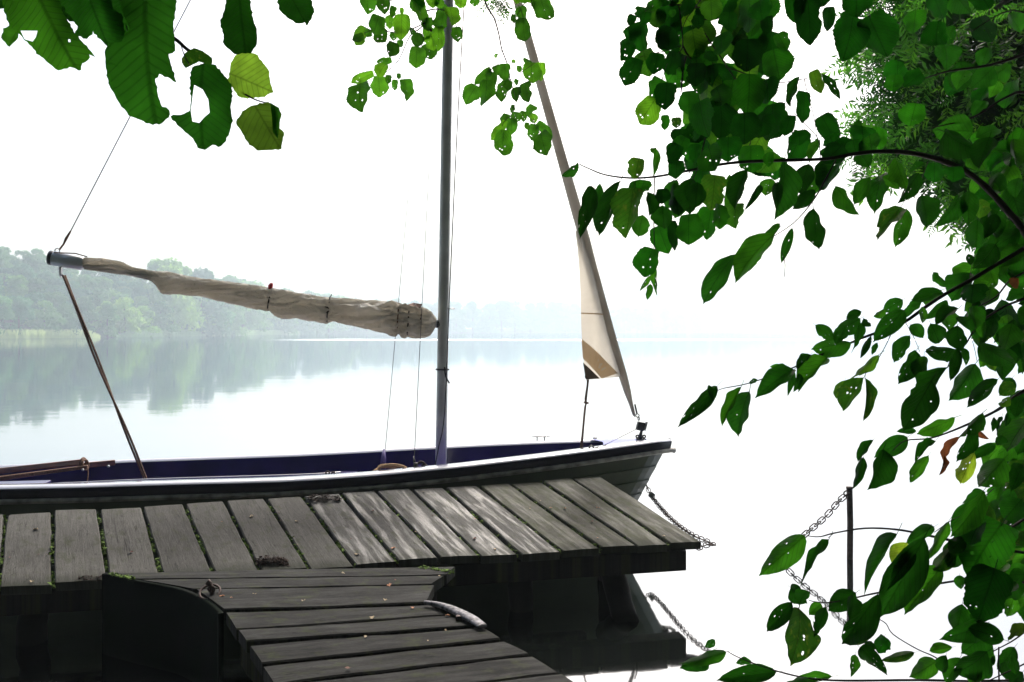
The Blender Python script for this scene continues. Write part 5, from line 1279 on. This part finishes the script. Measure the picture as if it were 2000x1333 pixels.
addleaves(AR, t5, 4.04, [(125, 203, -10, 310, 85, 'e'), (225, 375, 130, 800, 140, 'e'), (290, 355, 262, 745, 105, 'e'), (460, 335, 285, 775, 130, 'e'), (560, 400, 495, 795, 245, 'm'), (600, 160, 560, 325, 135, 'm'), (735, 80, 715, 320, 60, 'n'), (640, 330, 615, 430, 130, 'd'), (690, 420, 690, 610, 120, 'e'), (625, 610, 590, 785, 160, 'e'), (780, 400, 780, 522, 118, 'd'), (890, 325, 815, 570, 130, 'e'), (890, 180, 890, 325, 145, 'd'), (910, 50, 825, 195, 130, 'd'), (960, -10, 900, 120, 140, 'd'), (1050, 45, 1040, 205, 105, 'd'), (870, 350, 910, 620, 150, 'e'), (1000, 320, 1000, 610, 190, 'e'), (780, 530, 800, 720, 190, 'e'), (990, 600, 990, 845, 205, 'd'), (750, 690, 830, 912, 180, 'd'), (860, 650, 880, 890, 90, 'd'), (1200, 290, 1170, 570, 210, 'm'), (1170, 550, 1130, 805, 175, 'd'), (1325, 280, 1310, 650, 105, 'n'), (1430, 250, 1330, 570, 160, 'e'), (1360, 515, 1350, 715, 175, 'r'), (1150, 70, 1200, 260, 210, 'd'), (1300, -10, 1300, 190, 210, 'd'), (1480, 50, 1480, 275, 210, 'd'), (1625, 105, 1620, 225, 80, 'd'), (1570, 360, 1435, 570, 62, 'e'), (1640, 320, 1595, 460, 135, 'e'), (1690, 340, 1680, 570, 85, 'n'), (1770, 190, 1690, 655, 190, 'e'), (1780, 290, 1800, 525, 95, 'e'),
  (700, 870, 635, 1100, 190, 'd'), (712, 1005, 735, 1255, 52, 'n'), (690, 1090, 600, 1215, 42, 'n'), (690, 1150, 662, 1278, 62, 'e'), (1340, 910, 1082, 1315, 165, 'e'), (1640, 750, 1330, 1140, 215, 'e'), (1712, 675, 1550, 800, 62, 'n'), (1808, 710, 1718, 995, 78, 'e'), (560, 560, 430, 700, 150, 'd'), (1060, 350, 1040, 560, 170, 'e'), (940, 420, 880, 640, 160, 'e'), (1230, 520, 1240, 720, 120, 'd'), (600, 330, 560, 470, 140, 'e'), (1100, 230, 1090, 420, 160, 'd')], 1.6, .12, .1)
addleaves(AR, t6, 4.04, [(200, 10, 115, 195, 75, 'e'), (110, 200, 50, 460, 160, 'e'), (240, 190, 20, 510, 150, 'e'), (380, 60, 235, 200, 180, 'd'), (400, 110, 180, 425, 180, 'e'), (170, 410, -10, 565, 115, 'e'), (150, 562, 195, 888, 160, 'e'), (330, 378, 530, 615, 145, 'e'), (605, 310, 475, 530, 125, 'e'), (705, 245, 622, 580, 145, 'e'), (800, 150, 890, 410, 125, 'e'), (705, 298, 840, 405, 85, 'e'), (1035, 198, 915, 272, 62, 'e'), (990, 275, 815, 525, 135, 'e'), (845, 530, 655, 798, 175, 'em'), (885, 555, 800, 865, 120, 'e'), (1020, 445, 1060, 710, 185, 'e'), (1110, 195, 1110, 355, 135, 'd'), (1260, 225, 1260, 345, 155, 'd'), (470, 20, 500, 140, 160, 'd'), (600, -20, 620, 110, 180, 'd'), (520, 110, 600, 230, 150, 'e'), (280, -20, 310, 45, 140, 'd'), (40, -60, 50, 60, 150, 'd'), (1150, -40, 1500, 130, 200, 'e')], 1.65, .1, .1)

# --- feathery tree behind, upper right
FT = thing("feathery_tree", "feathery leaved tree filling the top right corner behind the branches", "tree", Vector((6.6, 5.2, .0)))
tube("trunk", [(6.6, 5.2, -.3), (6.5, 5.1, 1.5), (6.1, 4.9, 3.2), (5.6, 4.9, 4.6), (5.2, 4.9, 5.4)], [.16, .05], M_bark, FT, n=10)
for pts in ([(6.1, 4.9, 3.2), (4.6, 4.8, 3.9), (3.3, 4.6, 3.75), (2.6, 4.6, 3.3)], [(6.4, 5, 2.4), (5, 4.8, 2.9), (3.9, 4.7, 2.8), (3.2, 4.7, 2.5)], [(5.8, 4.9, 4), (4.2, 4.9, 4.5), (3.0, 4.7, 4.4)]):
    tube("limb", smoothpath([Vector(p) for p in pts], 4), [.045, .008], M_bark, FT, n=7)
zone = [(1655, -30), (2100, -40), (2100, 520), (1990, 470), (1880, 430), (1820, 350), (1700, 330), (1650, 300), (1700, 250), (1660, 205), (1720, 185), (1690, 120), (1640, 90)]
k = 0; heavy = []
while k < 300:
    x = R.uniform(1650, 2080); y = R.uniform(-30, 480)
    if not inside((x, y), zone): continue
    put_frond(FT, x, y, rad(R.uniform(60, 170)), R.uniform(50, 92), R.uniform(3.8, 5.2)); k += 1
for (x, y, a, L) in ((1715, 215, 178, 75), (1730, 235, 170, 80), (1740, 205, 185, 70), (1700, 150, 175, 62), (1690, 240, 150, 60), (1690, 110, 165, 60), (1850, 360, 170, 50), (1860, 380, 130, 50), (1830, 420, 110, 40)): put_frond(FT, x, y, rad(a), L, 4, 0)
V = []; Fc = []
r = random.Random(77)
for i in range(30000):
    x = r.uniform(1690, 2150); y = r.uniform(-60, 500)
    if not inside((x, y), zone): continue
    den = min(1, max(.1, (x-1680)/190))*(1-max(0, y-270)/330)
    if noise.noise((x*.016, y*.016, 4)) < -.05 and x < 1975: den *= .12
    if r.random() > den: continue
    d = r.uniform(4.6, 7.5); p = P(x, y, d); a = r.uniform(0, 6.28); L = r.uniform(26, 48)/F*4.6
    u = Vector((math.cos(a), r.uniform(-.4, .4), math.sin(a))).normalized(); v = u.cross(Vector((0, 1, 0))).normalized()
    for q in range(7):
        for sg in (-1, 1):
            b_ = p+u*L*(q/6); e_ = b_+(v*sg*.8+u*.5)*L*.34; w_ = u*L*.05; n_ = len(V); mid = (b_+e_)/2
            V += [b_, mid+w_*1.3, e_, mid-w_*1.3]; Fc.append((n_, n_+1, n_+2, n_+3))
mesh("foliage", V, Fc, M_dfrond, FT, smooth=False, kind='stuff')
MT = branch("scattered broad leaves in front of the feathery tree in the top right corner", "alder_branch", [([(2300, -200), (2060, 60), (1960, 120), (1850, 140), (1790, 160)], 5, 1, 2.0, 1.8), ([(2200, 300), (2020, 180), (1900, 230), (1820, 250)], 4, 1, 1.9, 1.8), ([(2060, 60), (1980, 20), (1900, 60)], 2, 1, 1.9, 1.8)], 1.9)
addleaves(MT, t4, 4.444, [(1060, 90, 1040, 290, 180, 'd'), (900, 540, 900, 720, 190, 'd'), (1060, 900, 1010, 1100, 210, 'd'), (1110, 640, 960, 760, 150, 'd'), (880, 650, 860, 800, 150, 'd'), (1250, 200, 1230, 420, 200, 'd'), (1560, 1140, 1200, 1130, 280, 'e'), (1600, 1180, 1800, 1100, 150, 'e'), (1740, 1290, 1950, 1300, 120, 'e'), (240, 1005, 380, 1255, 175, 'd'), (170, 615, 240, 815, 115, 'm'), (250, 640, 420, 868, 72, 'n'), (205, 1205, 165, 1340, 62, 'e'), (480, 1200, 400, 1345, 150, 'd'), (600, 1090, 600, 1300, 240, 'd'), (720, 1100, 760, 1300, 120, 'd'), (560, 1040, 570, 1180, 80, 'e'), (380, 1240, 290, 1400, 200, 'e')], 1.75, .1, .15)
fill(MT, [(1800, 0), (2020, -20), (2020, 330), (1900, 330), (1830, 200)], 26, (38, 66), 1.9, 3.0, ['d', 'e', 'd', 'n'], (40, 150), (.6, .9))

# --- right edge
t8 = T(1600, 560, 3.92); t7 = T(1280, 560, 3.92); t1 = T(1300, 900, 2.857)
BR = branch("branch slanting down left in the middle right with pointed leaves over the water", "alder_branch",
  [([(2350, 260), (2100, 420)]+tp(t6, [(1818, 870), (1600, 1000), (1400, 1120), (1200, 1230), (1060, 1320)])+tp(t8, [(640, 280), (450, 350), (300, 405)])+tp(t7, [(1500, 430), (1350, 490), (1200, 550), (1070, 615), (900, 680), (700, 745), (530, 778), (480, 795)]), 5, .7, 1.6, 1.35),
   (tp(t8, [(560, 340), (545, 375), (500, 470), (430, 590)]), 1, .7, 1.45, 1.4), (tp(t8, [(640, 240), (720, 380), (770, 500)]), .7, .5, 1.45, 1.4), (tp(t6, [(1818, 1060), (1700, 1130), (1600, 1250), (1450, 1333)]), 2.4, 1, 1.6, 1.5), (tp(t6, [(1470, 880), (1420, 960), (1390, 1100)]), 1, .6, 1.6, 1.5)], 1.5)
addleaves(BR, t7, 3.92, [(475, 762, 168, 1082, 118, 'e'), (410, 755, 440, 872, 45, 'n'), (650, 762, 500, 1075, 90, 'e'), (705, 800, 620, 1150, 210, 'e'), (1068, 612, 765, 840, 155, 'e'), (985, 640, 880, 610, 60, 'e'), (1190, 525, 1085, 645, 72, 'e'), (1062, 645, 1012, 842, 52, 'n'), (1110, 665, 1060, 810, 62, 'e'), (1310, 542, 1090, 812, 175, 'e'), (1188, 550, 1100, 790, 72, 'n'), (1225, 295, 1370, 410, 105, 'e'), (1500, 425, 1190, 478, 150, 'e'), (1575, 190, 1455, 245, 82, 'e'), (1570, 245, 1365, 365, 135, 'e'), (1585, 275, 1500, 518, 72, 'n'), (1650, 385, 1565, 558, 52, 'n'), (1590, 250, 1650, 310, 60, 'e'), (1450, 320, 1380, 450, 110, 'e'), (780, 715, 710, 740, 40, 'n')], 1.38, .04, .05)
addleaves(BR, t8, 3.92, [(460, 530, 200, 740, 90, 'em'), (190, 720, 125, 865, 55, 'em'), (330, 700, 170, 960, 160, 'em'), (370, 700, 345, 1045, 80, 'em'), (640, 100, 485, 195, 115, 'e'), (505, 175, 415, 240, 62, 'e'), (650, 180, 410, 430, 155, 'e'), (445, 430, 400, 525, 42, 'n'), (945, 40, 700, 105, 112, 'e'), (775, 105, 630, 245, 95, 'e'), (790, 155, 795, 285, 62, 'e'), (995, 105, 810, 255, 82, 'e'), (1065, 145, 885, 285, 112, 'e'), (695, 375, 570, 585, 115, 'e'), (745, 492, 605, 750, 145, 'e'), (800, 530, 780, 750, 122, 'e'), (700, 290, 800, 395, 105, 'e'), (860, 290, 925, 445, 145, 'e'), (1045, 480, 810, 500, 135, 'e'), (1075, 290, 1180, 240, 150, 'e'), (1065, 470, 1005, 730, 85, 'e'), (1110, 465, 1130, 605, 62, 'e'), (1205, 595, 1000, 880, 195, 'e'), (1240, 195, 1250, 405, 82, 'e'), (1225, 440, 1500, 600, 175, 'e'), (1320, 575, 1340, 645, 60, 'em'), (1370, 712, 1128, 932, 112, 'e'), (1180, 150, 1200, 330, 120, 'e'), (940, 180, 1000, 330, 150, 'e'), (1050, 300, 1080, 500, 150, 'e')], 1.42, .06, .1)
addleaves(BR, t6, 4.04, [(1380, 915, 1400, 1005, 62, 'e'), (1425, 1005, 1245, 1135, 135, 'e'), (1610, 845, 1425, 1045, 175, 'e'), (1515, 955, 1590, 1160, 135, 'e'), (1090, 1065, 1218, 1182, 88, 'e'), (1172, 1200, 925, 1280, 112, 'e'), (1420, 1150, 1400, 1305, 185, 'd'), (1560, 1180, 1520, 1340, 145, 'e'), (1340, 455, 1135, 695, 150, 'e'), (1385, 415, 1380, 690, 135, 'e'), (1455, 635, 1440, 872, 155, 'e'), (1560, 555, 1590, 805, 135, 'e'), (1790, 730, 1595, 855, 140, 'e'), (1770, 1110, 1720, 1180, 90, 'o'), (1480, 480, 1470, 640, 130, 'em'), (1600, 600, 1500, 800, 110, 'e')], 1.6, .1, .1)
fill(BR, [(1910, 300), (2040, 260), (2040, 720), (1960, 700), (1900, 640), (1870, 560), (1900, 500), (1960, 470), (1900, 400)], 95, (38, 72), 1.6, 2.0, ['e', 'e', 'd', 'n', 'e'], (60, 160), (.45, .75))
CR = branch("lower right branch with large dark hanging leaves and one orange leaf", "alder_branch",
  [([(2400, 560), (2150, 690)]+tp(t8, [(1568, 800), (1420, 910), (1300, 980), (1080, 1080), (860, 1160), (660, 1180), (560, 1260)]), 4.5, .8, 1.5, 1.3), (tp(t8, [(1200, 300), (1130, 430), (1090, 470), (1000, 600), (940, 650)]), 1.6, .8, 1.45, 1.4), ([(2300, 420), (2050, 560), (1960, 600), (1906, 636)], 4, 1.6, 1.6, 1.45), (tp(t8, [(1165, 390), (1190, 480), (1210, 580)]), .6, .5, 1.4, 1.4)], 1.4)
addleaves(CR, t8, 3.92, [(1485, 735, 1375, 835, 120, 'em'), (1450, 845, 1388, 925, 75, 'em'), (940, 615, 760, 1000, 170, 'e'), (860, 720, 640, 1110, 235, 'e'), (1045, 1008, 745, 1135, 115, 'e'), (745, 1105, 590, 1110, 60, 'e'), (680, 1150, 420, 1310, 150, 'e'), (405, 1168, 285, 1340, 75, 'e'), (888, 1162, 725, 1345, 75, 'e'), (1255, 968, 1060, 1160, 112, 'e'), (1190, 1065, 1050, 1345, 95, 'e'), (1070, 1150, 935, 1345, 62, 'o'), (1210, 1110, 1305, 1168, 52, 'o'), (1355, 1205, 1120, 1335, 85, 'e'), (1342, 1000, 1328, 1115, 42, 'n'), (1442, 968, 1430, 1075, 46, 'n'), (1545, 835, 1500, 1005, 105, 'e'), (1600, 1000, 1430, 1260, 230, 'e'), (1395, 990, 1360, 1140, 40, 'n'), (1400, 1140, 1360, 1220, 90, 'e')], 1.32, .05, .06)
addleaves(CR, t1, 2.857, [(1230, -60, 1140, 172, 145, 'e'), (1110, -20, 1048, 165, 60, 'e'), (1455, -20, 1348, 132, 70, 'e'), (1560, -30, 1530, 85, 30, 'o'), (1720, -40, 1640, 135, 95, 'ey'), (1890, -10, 1745, 150, 170, 'e'), (1995, 10, 1930, 168, 95, 'e')], 1.3, .03, .06)
fill(CR, [(1900, 640), (2040, 600), (2040, 980), (1975, 960), (1930, 880), (1960, 800), (1935, 740)], 55, (40, 72), 1.45, 1.9, ['e', 'e', 'n', 'e', 'em'], (70, 150), (.45, .75))
DR = branch("thin branch reaching left across the stake with slim leaves", "alder_branch",
  [([(2300, 1040), (2080, 1080), (1960, 1075)]+tp(t1, [(1640, 455), (1450, 415), (1290, 385), (1110, 378), (940, 405), (860, 425), (790, 420)]), 4, .8, 1.4, 1.2), (tp(t1, [(1830, 155), (1680, 290), (1600, 330), (1500, 400)]), 1, .7, 1.3, 1.25), (tp(t1, [(1290, 385), (1380, 395)]), .8, .8, 1.25, 1.25), (tp(t1, [(905, 432), (940, 405)]), .6, .6, 1.2, 1.2), ([(2250, 900), (2060, 980), (1960, 1040), (1900, 1065)], 4, 1.4, 1.4, 1.25)], 1.25)
addleaves(DR, t1, 2.857, [(778, 418, 518, 645, 145, 'e'), (905, 430, 738, 712, 52, 'n'), (1282, 382, 1100, 728, 84, 'e'), (1500, 362, 1338, 465, 82, 'e'), (1345, 455, 1272, 595, 92, 'ey'), (1445, 435, 1195, 885, 200, 'e'), (1385, 485, 1235, 725, 84, 'n'), (1585, 338, 1428, 585, 62, 'e'), (1788, 175, 1598, 435, 112, 'e'), (1605, 485, 1495, 625, 105, 'em'), (1535, 595, 1330, 860, 155, 'e'), (1875, 335, 1690, 630, 285, 'd'), (1840, 600, 1740, 908, 230, 'd'), (1985, 215, 1885, 335, 135, 'e'), (1955, 675, 1838, 795, 84, 'e'), (2005, 635, 1915, 640, 82, 'e'), (1700, 430, 1560, 600, 130, 'e'), (1760, 330, 1690, 470, 120, 'd'), (1660, 430, 1580, 520, 90, 'e'), (1640, 640, 1650, 720, 60, 'e')], 1.22, .04, .05)
fill(DR, [(1900, 960), (2040, 930), (2040, 1240), (1950, 1200), (1940, 1110), (1880, 1090), (1860, 1040)], 50, (40, 74), 1.3, 1.8, ['e', 'e', 'n', 'e', 'em'], (90, 160), (.4, .7))
ER = branch("short twig with two drooping bright leaves in front of the stake foot", "alder_branch",
  [([(2250, 1130), (2040, 1150)]+tp(t1, [(1900, 640), (1500, 690), (1200, 735), (1060, 765), (930, 790), (850, 790), (800, 780)]), 3, .7, 1.35, 1.15), (tp(t1, [(930, 795), (890, 825)]), .6, .5, 1.15, 1.15), (tp(t1, [(1180, 880), (1230, 910), (1270, 970), (1400, 1050), (1500, 1095), (1590, 1160)]), .8, 1.3, 1.2, 1.25)], 1.2)
addleaves(ER, t1, 2.857, [(1185, 745, 982, 1028, 145, 'e'), (1175, 860, 1020, 1035, 100, 'em'), (1060, 735, 905, 840, 120, 'e'), (1050, 750, 1030, 885, 84, 'e'), (700, 710, 795, 800, 100, 'e'), (790, 720, 740, 800, 80, 'e'), (705, 790, 562, 958, 98, 'e'), (770, 810, 718, 1132, 178, 'em'), (870, 798, 800, 862, 72, 'e'), (892, 815, 850, 955, 74, 'e'), (830, 895, 832, 985, 42, 'n'), (1225, 982, 1188, 1075, 84, 'd'), (1150, 1010, 1120, 1060, 60, 'n')], 1.17, .03, .04)
BT_ = branch("bottom right twig running along the lower edge with folded leaves at its tip", "alder_branch",
  [([(2300, 1250), (2050, 1320)]+tp(t1, [(1800, 1230), (1400, 1225), (1000, 1228), (800, 1215), (640, 1180), (500, 1135), (400, 1095), (345, 1065)]), 3.2, .8, 1.25, 1.1), (tp(t1, [(2000, 960), (1930, 1010), (1800, 1080), (1700, 1150)]), 1.4, .8, 1.25, 1.2), (tp(t1, [(2050, 1110), (1950, 1160), (1810, 1225)]), 1.6, 1, 1.25, 1.2), (tp(t1, [(1860, 1040), (1858, 1120), (1862, 1260)]), 1.4, 1.6, 1.15, 1.15)], 1.15)
addleaves(BT_, t1, 2.857, [(350, 1072, 80, 1140, 80, 'e'), (260, 1060, 75, 1160, 70, 'e'), (275, 1000, 218, 1042, 46, 'e'), (622, 1178, 282, 1225, 105, 'e'), (485, 1130, 390, 1130, 42, 'e'), (1082, 1040, 1238, 1198, 98, 'e'), (1062, 1082, 1038, 1210, 54, 'n'), (1390, 1072, 1198, 1118, 58, 'em'), (1520, 1118, 1365, 1212, 115, 'e'), (1595, 1040, 1465, 1062, 64, 'e'), (1790, 915, 1545, 1000, 120, 'e'), (1890, 1000, 1680, 930, 120, 'e'), (1800, 950, 1650, 1080, 150, 'e'), (1800, 1080, 1610, 1200, 160, 'e'), (1640, 1100, 1560, 1250, 95, 'e'), (1930, 1085, 1955, 1195, 54, 'e'), (2010, 910, 1905, 1005, 74, 'ey'), (930, 1205, 700, 1240, 62, 'e'), (800, 1215, 660, 1245, 62, 'e'), (1560, 1090, 1540, 1190, 70, 'e'), (1990, 1180, 1930, 1260, 80, 'e'), (1750, 1150, 1700, 1260, 90, 'e')], 1.17, .04, .05)
fill(BT_, [(1850, 1190), (2030, 1180), (2030, 1340), (1850, 1340)], 12, (34, 60), 1.2, 1.4, ['e', 'n', 'e'], (60, 160), (.4, .7))
